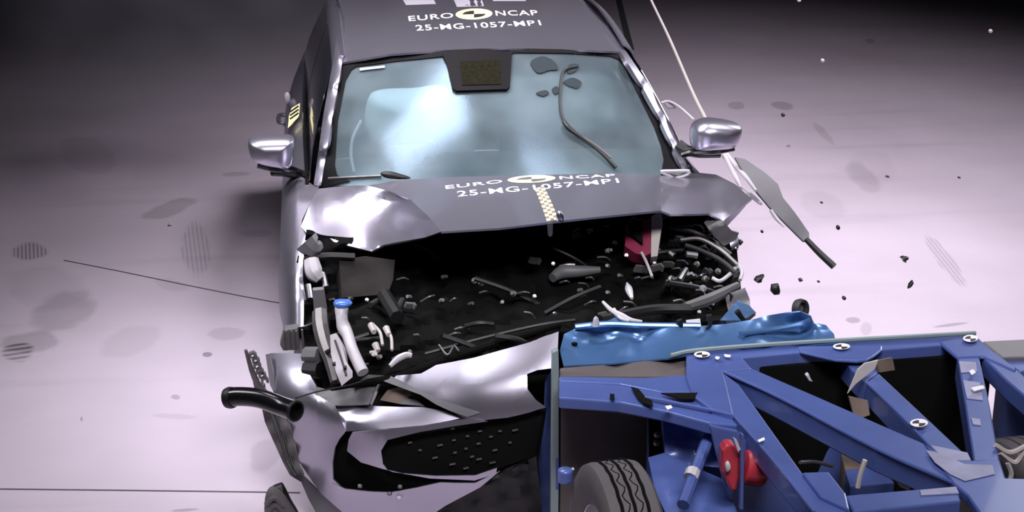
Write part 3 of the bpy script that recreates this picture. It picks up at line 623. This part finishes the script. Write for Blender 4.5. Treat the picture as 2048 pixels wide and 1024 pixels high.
# small broken fittings through the bay
random.seed(11)
kinds = [('bolt', 'metal'), ('clip', 'dull'), ('bracket', 'bracket'), ('pipe', 'black'), ('clip', 'dull'), ('fitting', 'dull'), ('clip', 'bracket'), ('fitting', 'trimgrey')]
poly = [(615,480),(743,512),(883,475),(1322,432),(1415,436),(1470,500),(1475,600),(1400,636),(1155,648),(950,705),(800,740),(700,740),(640,640)]
def inside(x, y):
    c = False
    for i in range(len(poly)):
        (x0, y0), (x1, y1) = poly[i - 1], poly[i]
        if (y0 > y) != (y1 > y) and x < (x1 - x0) * (y - y0) / (y1 - y0) + x0: c = not c
    return c
n_ = 0
while n_ < 135:
    x, y = random.uniform(610 if n_ < 100 else 1330, 1480), random.uniform(430, 745)
    if not inside(x, y): continue
    if x < 1150 and y < 560 + (x - 700) * -.12 and random.random() < .93: continue
    if x < 1300 and random.random() < .25: continue
    nm, m_ = random.choice(kinds if n_ < 100 else [('bracket', 'metal'), ('clip', 'metal'), ('fitting', 'dull'), ('bracket', 'dull'), ('bracket', 'black')]); n_ += 1; bm = bmesh.new(); p = E_(x, y, random.uniform(-.01, .03))
    a = random.uniform(-.6, .5); L_ = random.uniform(.012, .03) if nm != 'pipe' else random.uniform(.05, .16)
    dv = Vector((math.cos(a), random.uniform(-.3, .3), math.sin(a))) * L_
    if nm == 'pipe': tube(bm, [p - dv, p + Vector((0, -.01, .012)), p + dv], random.uniform(.006, .014), 7)
    elif nm == 'bolt': lathe(bm, [(.008, 0), (.008, .006), (.005, .006), (.005, .014)], p, (random.uniform(-.4, .4), -1, .5), 6)
    elif nm == 'clip': tube(bm, [p - dv, p + Vector((.004, -.008, .01)), p + dv], .004, 6)
    elif nm == 'bracket':
        box(bm, p, (L_ * 2, .012, L_ * 1.1), (.3, a, .4)); box(bm, p + Vector((L_ * .8, -.008, 0)), (.008, .02, L_), (.3, a, .4))
    else:
        lathe(bm, [(.006, 0), (L_ * .5, .004), (L_ * .5, .016), (.007, .02), (.007, .03)], p, (random.uniform(-.8, .8), -1, .6), 10)
    mk('small_' + nm, bm, M[m_], car, smooth=nm != 'bracket')

# ------------------------------------------------------------------ deformable barrier
bar = thing('deformable_barrier', 'crushed blue metal-clad block squashed between the car nose and the trolley', 'barrier', (.8, -1.15, .1))
top = panel('barrier_cladding', bar, M['cladding'], [(1120,700,.735),(1128,668,.75),(1155,655,.77),(1215,647,.775),(1290,650,.765),(1400,652,.76),(1450,648,.77),(1500,640,.80),(1540,630,.82),(1600,624,.84),(1622,632,.82),(1626,645,.80),(1652,650,.79),(1668,668,.77),(1672,686,.76),
    (1600,690,.755),(1470,697,.752),(1400,704,.752),(1340,716,.75),(1230,726,.74),(1128,732,.72)], [(1280,680,.715),(1200,675,.72),(1420,675,.74),(1550,665,.765),(1600,660,.75),(1500,670,.775),(1160,690,.725)], ax='z', thick=.006, step=12)
bm = bmesh.new(); tube(bm, [P(1480, 668, 'z', .785), P(1540, 660, 'z', .785), P(1600, 648, 'z', .80), P(1622, 640, 'z', .82)], .010, 8); mk('cladding_fold', bm, M['cladding'], top)
bm = bmesh.new(); tube(bm, [P(1150, 654, 'z', .775), P(1215, 648, 'z', .78), P(1290, 651, 'z', .77), P(1400, 652, 'z', .765)], .012, 8); mk('cladding_fold', bm, M['cladding'], top)
for x, y in ((1149, 688), (1512, 658), (1403, 672), (1437, 669)): pillow('rivet_hole', top, M['void'], [(x-5,y-3),(x+5,y-3),(x+5,y+3),(x-5,y+3)], P(x, y, 'z', .735).y - .0, .008, .006, rings=4)
panel('barrier_side', bar, M['blue'], [(1112,728,-1.345),(1106,738,-1.31),(1096,750,-1.22),(1090,765,-1.18),(1088,810,-1.17),(1082,860,-1.12),(1066,940,-1.02),(1070,985,-1.03),(1082,1045,-1.08),(1112,1045,-1.345)], thick=.01, wave=.008, step=10)
bm = bmesh.new(); box(bm, (.80, -1.17, .34), (1.40, .26, .48)); mk('honeycomb_core', bm, M['bracket'], bar, smooth=False, bevel=.02)
for x0, y0, pts in ((0,0,[(1358,640),(1362,652),(1354,668)]), (0,0,[(1418,630),(1420,650),(1412,658)]), (0,0,[(1474,622),(1490,640),(1510,628)]), (0,0,[(1190,652),(1192,636),(1198,652)])):
    bm = bmesh.new(); tube(bm, [P(*q, 'y', -1.12) for q in pts], [.012, .008, .005], 6); mk('torn_shard', bm, M['black' if pts[0][0] > 1200 else 'white'], bar)
panel('torn_cladding', bar, M['white'], [(1372,640,-1.08),(1400,637,-1.08),(1402,652,-1.1),(1374,652,-1.1)], thick=.004, step=8)
panel('torn_cladding', bar, M['cladding'], [(1440,640,-1.05),(1475,600,-.85),(1500,612,-.9),(1512,625,-1.0),(1490,642,-1.08)], thick=.004, wave=.03, step=8)
panel('torn_cladding', bar, M['cladding'], [(1200,648,-1.04),(1222,636,-1.0),(1245,634,-1.0),(1262,648,-1.04)], thick=.004, step=8)

# ------------------------------------------------------------------ trolley
tr = thing('crash_trolley', 'blue welded box-section impact trolley filling the lower right corner', 'trolley', (.9, -2.2, 0))
Z = .75
bm = bmesh.new(); box(bm, (.20, -1.375, .40), (.36, .022, .62)); fp = mk('face_plate', bm, M['dusty'], tr, smooth=False, bevel=.003)
bm = bmesh.new(); box(bm, (.98, -1.375, .40), (1.198, .022, .62)); mk('shaded_face_plate', bm, M['void'], tr, smooth=False, bevel=.003)  # same plate further right; shade under the deck put into its black colour
slab('plate_edge', fp, M['edge'], [(1105,705),(1117,700),(1118,745),(1117,1045),(1102,1045),(1104,850)], -1.392, .03, ax='y', bevel=.002)
slab('dusty_ledge', tr, M['dusty'], [(1119,735),(1230,727),(1345,715),(1372,705),(1374,752),(1119,752)], .725, .05)
def S(name, pts, z=Z, h=.07, m='blue', **k): return slab(name, tr, M[m], pts, z, h, **k)
S('front_rail', [(1372,701),(1600,687),(1951,667),(1956,676),(1884,690),(1765,699),(1760,700),(1597,705),(1480,716),(1372,720)], h=.09)
S('rail_gusset', [(1595,692),(1765,690),(1765,699),(1748,712),(1735,719),(1715,721),(1670,719),(1600,703)], z=Z + .006, h=.012)
S('corner_gusset', [(1878,683),(1951,668),(1962,680),(2000,713),(2034,735),(2030,742),(1965,712),(1914,714)], z=Z + .006, h=.015)
bm = bmesh.new(); tube(bm, [P(1341, 711, 'z', .765), P(1400, 700, 'z', .765), P(1600, 685, 'z', .765), P(1951, 666, 'z', .765)], .008, 6); mk('rail_lip', bm, M['edge'], tr)
S('left_plate', [(1372,705),(1400,712),(1483,712),(1504,737),(1446,743),(1451,757),(1469,832),(1425,820),(1385,790),(1372,752)], z=Z + .004, h=.05)
S('rail_arm', [(1118,752),(1290,755),(1385,748),(1400,785),(1322,784),(1240,768),(1118,762)], z=Z - .01, h=.03)
S('side_arm', [(1118,762),(1240,770),(1290,778),(1420,803),(1469,826),(1478,850),(1420,846),(1330,822),(1240,804),(1118,795)], z=Z - .012, h=.04)
S('long_diagonal', [(1446,742),(1504,736),(1640,795),(1760,848),(1848,886),(1890,925),(1914,968),(1753,898),(1562,797),(1470,752)], h=.08)
S('middle_diagonal', [(1732,764),(1757,745),(1850,832),(1945,921),(1930,940),(1889,925)], h=.08)
S('middle_diagonal_stub', [(1683,716),(1728,714),(1757,745),(1732,764),(1712,748)], z=Z - .02, h=.08)
S('cross_beam', [(1914,710),(1958,710),(1978,800),(2000,922),(1947,922),(1930,810)], h=.09)
S('corner_brace', [(1964,712),(1990,702),(2034,738),(2085,785),(2085,822),(2010,758)], h=.07)
S('node_plate', [(1848,884),(1890,920),(1945,920),(2000,918),(2012,955),(2090,958),(2090,1100),(2010,1100),(1962,1030),(1935,990),(1906,966)], z=Z + .008, h=.03)
S('rear_beam', [(1690,990),(1914,971),(1922,1002),(1707,1024)], h=.08)
S('left_diagonal', [(1446,744),(1478,768),(1604,944),(1699,1020),(1720,1060),(1640,1060),(1628,1024),(1469,834),(1452,790)], h=.07)
S('brake_mount', [(1604,944),(1657,942),(1692,986),(1700,1020),(1640,992)], z=Z + .012, h=.02)
S('outrigger_rail', [(1965,682),(2090,676),(2090,712),(2005,714)], z=.5, h=.04, m='trimgrey'); S('outrigger_rail', [(1985,716),(2090,712),(2090,740),(2040,742)], z=.48, h=.06)
panel('weld_gusset', tr, M['blue'], [(1469,833,-1.62),(1500,870,-1.75),(1560,930,-1.95),(1480,905,-1.85),(1462,870,-1.75)], thick=.01)
# edge highlights: rolled corners of the tubes
for pts in ([(1446,743),(1562,797),(1753,898),(1906,966)], [(1469,833),(1550,926),(1628,1024)], [(1290,795),(1360,808),(1420,820),(1469,832)], [(1732,764),(1810,840),(1889,924)]):
    bm = bmesh.new(); tube(bm, [P(*q, 'z', Z + .001) for q in pts], .0055, 6); mk('rolled_edge', bm, M['blue'], tr)
# uprights, tray, lower structure
bm = bmesh.new(); box(bm, (.78, -2.05, .10), (1.4, 1.2, .04)); mk('dark_tray', bm, M['void'], tr, smooth=False)  # black tray added so the gaps between the beams stay dark
bm = bmesh.new(); box(bm, (.36, -1.50, .42), (.10, .10, .56)); box(bm, (.44, -1.46, .42), (.04, .12, .56)); box(bm, (.5, -1.6, .33), (.12, .2, .3)); mk('front_upright', bm, M['blue'], tr, smooth=False, bevel=.01)
pl = slab('bolt_plate', tr, M['void'], [(1298,840),(1322,842),(1328,935),(1300,935)], -1.56, .02, ax='y', bevel=.002)
for x, y in ((1314, 868), (1313, 929), (1313, 885)): bm = bmesh.new(); lathe(bm, [(.013, 0), (.013, .008), (.009, .012), (.007, .022), (.002, .024)], P(x, y, 'y', -1.56), (0, -1, .2), 8); mk('bolt', bm, M['dull'], pl)
panel('inner_panel', tr, M['blue'], [(1326,828,-1.62),(1400,842,-1.66),(1440,850,-1.7),(1440,935,-1.8),(1380,930,-1.76),(1330,910,-1.7)], thick=.01, wave=.012)
panel('inner_panel', tr, M['blue'], [(1296,915,-1.72),(1330,905,-1.7),(1380,930,-1.78),(1450,960,-1.85),(1480,1040,-2.1),(1340,1045,-2.05),(1310,980,-1.9)], thick=.01, wave=.01)
bm = bmesh.new(); tube(bm, [P(1422, 862, 'y', -1.78), P(1392, 940, 'y', -1.95), P(1366, 1010, 'y', -2.1)], .020, 10); br = mk('slanted_brace', bm, M['blue'], tr)
bm = bmesh.new(); tube(bm, [P(1386, 942, 'y', -1.965), P(1384, 950, 'y', -1.98), P(1381, 956, 'y', -1.99)], .024, 10); mk('white_tape', bm, M['white'], br)
slab('side_panel', tr, M['blue'], [(1418,850),(1475,862),(1600,1000),(1640,1045),(1470,1045),(1440,940)], -1.98, .012, ax='y')
# red brake box and cylinder
rb = slab('brake_box', tr, M['red'], [(1445,902),(1456,889),(1470,891),(1481,912),(1480,955),(1472,984),(1462,982),(1444,945)], -2.06, .05, ax='y', bevel=.008)
pillow('box_button', rb, M['white'], [(1450,928),(1456,922),(1461,930),(1460,940),(1452,944)], -2.065, .01, .01)
slab('box_bracket', rb, M['blue'], [(1482,868),(1489,872),(1487,1020),(1480,1020)], -2.08, .02, ax='y', bevel=.002)
slab('box_label', rb, M['white'], [(1466,874),(1473,879),(1482,899),(1476,904)], -2.08, .004, ax='y', bevel=.001)
bm = bmesh.new(); a = P(1486, 932, 'y', -2.02); b_ = P(1534, 942, 'y', -2.02); tube(bm, [a, a + (b_ - a) * .1, a + (b_ - a) * .85, b_], [.040, .055, .052, .02], 20, 2); mk('brake_cylinder', bm, M['red'], tr)
bm = bmesh.new(); tube(bm, [P(1600, 925, 'y', -2.1), P(1630, 924, 'y', -2.05), P(1665, 932, 'y', -2.0)], .006, 6); mk('brake_hose', bm, M['dull'], tr)
# drum, boards and cables under the deck
bm = bmesh.new(); c = P(1665, 800, 'z', .5); lathe(bm, [(.02, -.2), (.14, -.2), (.145, -.17), (.145, .17), (.13, .2), (.02, .2)], (c.x, c.y, .42), (.15, .1, 1), 28); mk('ballast_drum', bm, M['blue'], tr)
slab('control_board', tr, M['board'], [(1729,727),(1757,720),(1750,738),(1712,768),(1695,788),(1715,740)], -1.62, .006, ax='y', bevel=.001)
panel('dust_cover', tr, M['brown'], [(1752,722,-1.55),(1785,715,-1.5),(1790,740,-1.5),(1760,745,-1.55)], thick=.01); panel('dust_cover', tr, M['brown'], [(1698,792,-1.7),(1735,800,-1.7),(1740,830,-1.72),(1710,840,-1.72)], thick=.01)
for out in ([(1612,752),(1618,748),(1622,758),(1626,764),(1618,762)],): slab('data_connector', tr, M['white'], out, -1.62, .02, ax='y', bevel=.002)
slab('equipment_box', tr, M['blue'], [(1690,940),(1760,930),(1790,965),(1700,972)], .42, .2); slab('equipment_box', tr, M['brown'], [(1682,905),(1740,900),(1752,935),(1690,938)], .4, .15)
for pts in ([(1795,955),(1802,968),(1818,976)], [(1990,890),(2020,905),(2055,890)], [(2000,905),(2030,925),(2050,900)], [(2015,925),(2022,945),(2020,960)], [(1715,975),(1720,950),(1730,920)]):
    bm = bmesh.new(); tube(bm, [P(*q, 'y', -2.2) for q in pts], .008, 6); mk('control_cable', bm, M['cream'], tr)
bm = bmesh.new(); box(bm, (1.62, -1.75, .42), (.05, .7, .4)); mk('side_skirt', bm, M['blue'], tr, smooth=False)
# crash-test markers and paper scraps on the deck
def sticker(x, y, w_, h_, z=Z):
    bm = bmesh.new(); z += .016
    grid(bm, [[P(x + w_ * math.cos(t), y + h_ * math.sin(t), 'z', z) for t in np.linspace(0, 2 * math.pi, 20)], [P(x + .01 * math.cos(t), y + .01 * math.sin(t), 'z', z) for t in np.linspace(0, 2 * math.pi, 20)]])
    s_ = mk('target_marker', bm, M['decal'], tr, smooth=False, thick=.001); bm = bmesh.new(); z += .003
    for a0 in (0, math.pi): grid(bm, [[P(x + .75 * w_ * math.cos(t), y + .75 * h_ * math.sin(t), 'z', z) for t in np.linspace(a0, a0 + math.pi / 2, 6)], [P(x + .01 * math.cos(t), y + .01 * math.sin(t), 'z', z) for t in np.linspace(a0, a0 + math.pi / 2, 6)]])
    mk('marker_quarters', bm, M['decalblack'], s_, smooth=False)
for q in ((1404, 709, 16, 6), (1683, 693, 17, 6), (1838, 846, 18, 8), (1941, 677, 15, 7)): sticker(*q)
for pts in ([(1432,712),(1440,714),(1436,719),(1430,716)], [(1448,708),(1462,710),(1460,714),(1450,713)], [(1330,812),(1342,810),(1345,815),(1335,819)], [(1515,880),(1528,874),(1530,879),(1518,884)], [(1938,742),(1946,738),(1952,744),(1944,750)], [(1942,775),(1966,770),(1970,776),(1948,782)]):
    S('tape_scrap', pts, z=Z + .018, h=.002, m='decal', bevel=.0003)
S('weld_scar', [(1262,773),(1278,778),(1292,795),(1304,800),(1306,812),(1288,806),(1276,796)], z=Z + .003, h=.004, m='void', bevel=.0003)
S('drilled_hole', [(1220,787),(1229,788),(1229,799),(1220,797)], z=Z + .0, h=.003, m='void', bevel=.0003)
S('open_slot', [(1322,786),(1396,785),(1388,798),(1360,797)], z=Z + .0045, h=.004, m='void', bevel=.0003)
for pts in ([(1918,722),(1952,724),(1954,742),(1922,745)], [(1926,760),(1960,765),(1966,800),(1934,796)], [(1942,835),(1960,838),(1962,850),(1946,848)], [(1862,890),(1935,905),(1942,920),(1888,921)], [(1840,980),(1912,973),(1918,986),(1842,990)]):
    S('worn_patch', pts, z=Z + .004, h=.003, m='worn', bevel=.0003)
S('worn_patch', [(1852,900),(1870,903),(1930,928),(1985,930),(1990,948),(1930,962),(1900,948),(1870,925)], z=Z + .011, h=.001, m='worn', bevel=.0003)
for c, n_ in (((.105, -2.02, .33), True), ((1.45, -2.02, .33), False)):
    wheel('trolley_wheel', tr, c, .33, .185, R(4), 'metal', n_)
bm = bmesh.new(); lathe(bm, [(.015, 0), (.026, .006), (.026, .045), (.018, .05)], P(1130, 965, 'y', -1.75), (0, 0, 1), 14); mk('brake_caliper', bm, M['blue'], tr, bevel=.004)
bm = bmesh.new(); tube(bm, [P(1122, 955, 'y', -1.72), P(1130, 942, 'y', -1.72), P(1148, 938, 'y', -1.72)], .006, 6); mk('brake_line', bm, M['edge'], tr)
bm = bmesh.new(); lathe(bm, [(.03, 0), (.03, 1.3)], (.16, -2.02, .33), (1, 0, 0), 12); mk('axle', bm, M['dull'], tr)

# ------------------------------------------------------------------ loose things
def loose(name, label, cat, bm, m, group=None, **k):
    return tag(mk(name, bm, M[m], **k), label, cat, group)
# bent black hose in the air before the bumper corner
h = thing('bent_hose', 'fat black bent hose flying beside the silver bumper corner', 'hose', P(530, 800, 'y', -1.35))
pts = [P(456, 796, 'y', -1.30), P(480, 793, 'y', -1.32), P(520, 797, 'y', -1.36), P(562, 812, 'y', -1.41), P(590, 822, 'y', -1.46)]
bm = bmesh.new(); tube(bm, pts, [.034, .033, .033, .033, .034], 20, 6, caps=False); mk('hose_body', bm, M['gloss'], h, thick=.004)
bm = bmesh.new(); d = (pts[-1] - pts[-2]).normalized(); lathe(bm, [(.034, 0), (.037, .003), (.037, .012), (.031, .014), (.031, -.01)], pts[-1] - d * .006, d, 24, closed=True); mk('hose_rim', bm, M['black'], h)
bm = bmesh.new(); lathe(bm, [(.031, 0), (.031, .002)], pts[-1] - d * .02, d, 20); mk('hose_bore', bm, M['void'], h)
bm = bmesh.new(); d = (pts[0] - pts[1]).normalized(); lathe(bm, [(.036, -.02), (.038, -.008), (.034, .006), (.028, .006), (.028, -.02)], pts[0], d, 24, closed=True); mk('hose_clamp', bm, M['black'], h)
bm = bmesh.new(); tube(bm, [P(592, 796, 'y', -1.42), P(640, 782, 'y', -1.3), P(700, 770, 'y', -1.15), P(735, 758, 'y', -1.1)], .003, 6); loose('thin_cable', 'thin black cable stretched from the bent hose to the headlamp opening', 'cable', bm, 'black')
# torn metal comb bracket
h = thing('torn_bracket', 'comb-toothed metal bracket standing off the left bumper corner', 'bracket', P(512, 745, 'y', -1.0))
slab('bracket_strip', h, M['dull'], [(488,701),(494,700),(506,735),(520,765),(534,782),(528,790),(508,770),(498,742)], -1.0, .012, ax='y', bevel=.002)
for i, (x, y) in enumerate([(503,712),(509,722),(512,733),(517,744),(522,752),(527,762)]):
    slab('bracket_tooth', h, M['bracket'], [(x - 6, y - 4), (x + 4, y - 8), (x + 10, y - 3), (x + 11, y + 5), (x + 6, y + 4), (x + 4, y - 2), (x - 1, y - 1), (x, y + 5), (x - 4, y + 6)], -1.02, .02, ax='y', bevel=.001)
panel('bracket_skirt', h, M['bracket'], [(506,765,-.98),(530,770,-.98),(534,800,-.96),(515,800,-.96)], thick=.01)
panel('bracket_fin', car, M['trimgrey'], [(531,709,-.79),(538,708,-.8),(546,745,-.84),(546,782,-.87),(540,770,-.85)], thick=.008, step=8)
# bumper mounting at the wing end
h = thing('wing_mount', 'dark slotted mounting block under the broken left wing edge', 'bracket', P(585, 685, 'y', -.74))
slab('mount_block', h, M['bracket'], [(568,660),(596,656),(600,700),(566,702),(560,690)], -.74, .05, ax='y', bevel=.004)
for k in range(3): slab('mount_rib', h, M['dull'], [(571 + 10 * k,662),(574 + 10 * k,662),(576 + 10 * k,700),(573 + 10 * k,700)], -.76, .012, ax='y', bevel=.001)
slab('mount_rod', h, M['dull'], [(602,660),(606,660),(611,706),(606,707)], -.76, .012, ax='y', bevel=.001)
bm = bmesh.new(); tube(bm, [P(605, 654, 'y', -.72), P(618, 650, 'y', -.72), P(628, 645, 'y', -.75)], .004, 6); mk('mount_cable', bm, M['dull'], h)
# black scrap bottom left
h = thing('torn_splash_shield', 'crumpled black rubber and plastic lump at the foot of the bumper', 'debris', P(560, 1010, 'y', -1.05))
pillow('shield_body', h, M['liner'], [(530,995),(542,975),(562,985),(578,1005),(596,1040),(560,1050),(532,1040)], -1.05, .05, .05, rings=5)
pillow('shield_cap', h, M['black'], [(538,980),(560,967),(568,972),(582,1000),(600,1035),(575,1035),(556,1005)], -1.0, .04, .04, rings=5)
for a in ([(532,1010),(548,996),(566,1012)], [(534,1024),(552,1010),(572,1030)]): bm = bmesh.new(); tube(bm, [P(*q, 'y', -1.1) for q in a], .010, 8); mk('shield_fold', bm, M['rubber'], h)
# ring, blade, shards on the right
h = thing('rubber_ring', 'round black rubber grommet flying above the blue cladding', 'ring', P(1601, 618, 'y', -.9)); cc_ = P(1601, 618, 'y', -.9); ax = Vector((.75, -.9, .25)).normalized()
bm = bmesh.new(); lathe(bm, [(.026, -.012), (.036, -.016), (.040, 0), (.036, .016), (.026, .012), (.024, 0)], cc_, ax, 28, closed=True); mk('ring_body', bm, M['darkrubber'], h)
bm = bmesh.new(); lathe(bm, [(.025, -.008), (.02, -.002), (.008, -.004)], cc_, ax, 24); mk('ring_web', bm, M['bracket'], h)
h = thing('grey_blade', 'long grey blade-shaped sheet with a black tube end, in the air right of the car', 'trim strip', P(1560, 420, 'y', .15))
panel('blade_sheet', h, mat('grey_sheet', (.10, .10, .112), .55, .1), [(1470,314,.35),(1490,318,.34),(1530,345,.28),(1556,368,.22),(1566,395,.16),(1590,425,.10),(1618,465,.03),(1619,480,0),(1607,482,0),(1570,445,.06),(1540,415,.12),(1515,385,.18),(1490,350,.27)], thick=.012, step=10)  # plain grey blade-shaped sheet
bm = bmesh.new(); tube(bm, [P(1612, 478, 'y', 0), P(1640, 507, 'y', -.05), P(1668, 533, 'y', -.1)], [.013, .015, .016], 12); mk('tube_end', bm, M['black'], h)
bm = bmesh.new(); tube(bm, [P(1541, 420, 'y', .10), P(1553, 437, 'y', .08), P(1568, 453, 'y', .05)], [.007, .009, .004], 8); mk('blade_edge_strip', bm, M['white'], h)
h = thing('tether_cord', 'pale tether cord running down from the dark past the right mirror to the wing', 'cord', P(1490, 395, 'y', .0))
bm = bmesh.new(); tube(bm, [P(1290, -30, 'y', 2.6), P(1302, 0, 'y', 2.5), P(1340, 80, 'y', 2.1), P(1385, 185, 'y', 1.5), P(1410, 236, 'y', 1.2), P(1440, 300, 'y', .8), P(1458, 325, 'y', .5)], [.007, .007, .008, .009, .010, .010, .010], 8); mk('cord', bm, M['cream'], h)
for pts in ([(1446,305),(1458,328),(1470,352),(1481,376)], [(1452,305),(1470,330),(1490,352),(1512,382)], [(1478,372),(1492,382),(1508,396),(1522,408)], [(1482,376),(1488,385),(1500,398)]):
    bm = bmesh.new(); tube(bm, [P(*q, 'y', .5 - .12 * k) for k, q in enumerate(pts)], [.008, .010, .010, .007], 8); mk('cord_strand', bm, M['white'], h)
bm = bmesh.new(); tube(bm, [P(1322, 206, 'y', .9), P(1338, 203, 'y', .9), P(1360, 215, 'y', .8), P(1388, 240, 'y', .6)], .006, 8); loose('loop_strap', 'thin white strap arching from the right pillar to the right mirror', 'strap', bm, 'white')
panel('window_corner', car, M['trimgrey'], [(1328,206,.9),(1345,205,.9),(1352,215,.85),(1336,216,.85)], thick=.004, step=8)
# small fragments
frag = [  # px, py, half w, half h, y, material, label
 (1551,578,9,11,-.75,'black','square black plastic chunk flying left of the rubber ring'),
 (1518,557,10,6,-.7,'black','jagged black shard left of the square chunk'),
 (1480,484,6,6,-.35,'black','small black cube just off the crushed right wing'),
 (1808,518,8,6,-.2,'black','hooked black shard, the largest one far right above the trolley'),
 (1821,569,5,9,-.4,'black','slender black splinter below the hooked shard at far right'),
 (1601,559,5,4,-.5,'darkrubber','tiny black flake between the square chunk and the far right splinter'),
 (1637,563,3,2,-.4,'darkrubber','tiny black speck right of the black flake'),
 (1688,596,4,4,-.4,'darkrubber','small dark fleck above right of the rubber ring'),
 (1676,455,4,5,.3,'black','small black fragment right of the grey blade middle'),
 (1524,463,3,3,.1,'black','round black speck left of the grey blade'),
 (1566,230,4,4,1.3,'black','round black pellet high above the grey blade'),
 (1643,405,3,2,.8,'darkrubber','faint dark speck above the small black fragment'),
 (1775,353,5,2,1.4,'darkrubber','flat dark speck far right of the mirror'),
 (1645,121,4,4,2.2,'white','bright white crumb in the upper right haze'),
 (1598,1,4,3,2.6,'white','bright white crumb at the top edge of the view'),
 (1981,62,4,4,2.6,'white','bright white crumb in the black upper right corner'),
 (1918,355,3,2,1.2,'darkrubber','faint dark speck nearest the right edge'),
 (340,448,5,3,.9,'white','white glass crumb lying left of the car'),
 (1498,628,7,6,-.8,'black','black knob lying on the near blue cladding fold'),
]
random.seed(3)
for x, y, a, b_, yy, m_, lab in frag:
    n = 7 if a > 4 else 6; ph = random.random() * 6
    if a > 4: out = [(x + a * math.cos(ph + 6.283 * k / n) * random.uniform(.6, 1.15), y + b_ * math.sin(ph + 6.283 * k / n) * random.uniform(.6, 1.15)) for k in range(n)]
    else: out = [(x + a * math.cos(6.283 * k / n), y + b_ * math.sin(6.283 * k / n)) for k in range(n)]
    if x == 340: yy = P(x, y, 'z', .012).y
    if x == 1551: out = [(x-8,y-9),(x+6,y-11),(x+9,y+3),(x+7,y+10),(x-4,y+11),(x-10,y+4)]
    if x == 1808: out = [(x-8,y-3),(x-2,y-6),(x+9,y-4),(x+8,y-1),(x+2,y+1),(x+3,y+7),(x-2,y+5),(x-3,y)]
    if x == 1821: out = [(x-6,y+8),(x-3,y-2),(x+4,y-9),(x+6,y-4),(x,y+5)]
    if x == 1518: out = [(x-10,y+4),(x-5,y-3),(x+2,y-5),(x+10,y-8),(x+5,y-1),(x+4,y+6),(x-4,y+8)]
    o = pillow('plastic_fragment' if m_ != 'white' else 'glass_crumb', None, M[m_], out, yy, .012 * a / 6 + .004, .012 * a / 6 + .004, rings=3, rnd=0 if a > 4 else 2, p=2.4)
    tag(o, lab, 'fragment', 'fragments thrown up by the crash')

# thin smoke left behind the car
sm = bpy.data.materials.new('smoke'); sm.use_nodes = True; n = sm.node_tree.nodes; L = sm.node_tree.links; n.clear()
out = n.new('ShaderNodeOutputMaterial'); pv = n.new('ShaderNodeVolumePrincipled'); L.new(pv.outputs[0], out.inputs['Volume']); pv.inputs['Color'].default_value = (.8, .8, .95, 1)
tc = n.new('ShaderNodeTexCoord'); gr_ = n.new('ShaderNodeTexGradient'); gr_.gradient_type = 'SPHERICAL'; L.new(tc.outputs['Object'], gr_.inputs[0])
nz = n.new('ShaderNodeTexNoise'); nz.inputs['Scale'].default_value = 2.2; nz.inputs['Detail'].default_value = 2; L.new(tc.outputs['Object'], nz.inputs['Vector'])
mr = n.new('ShaderNodeMapRange'); L.new(nz.outputs['Fac'], mr.inputs[0]); mr.inputs[1].default_value = .35; mr.inputs[2].default_value = .7; mr.inputs[3].default_value = 0; mr.inputs[4].default_value = 1.3
mu = n.new('ShaderNodeMath'); mu.operation = 'MULTIPLY'; L.new(gr_.outputs['Fac'], mu.inputs[0]); L.new(mr.outputs[0], mu.inputs[1]); L.new(mu.outputs[0], pv.inputs['Density'])
bm = bmesh.new(); bmesh.ops.create_icosphere(bm, subdivisions=3, radius=1)
o = mk('smoke', bm, sm); o.scale = (1.5, 1.4, 1.1); o.location = (-1.75, 3.7, 1.35)
for v in o.data.vertices: v.co.z -= 1
tag(o, 'thin bluish smoke drifting over the dark floor in the upper left', 'smoke', kind='stuff')
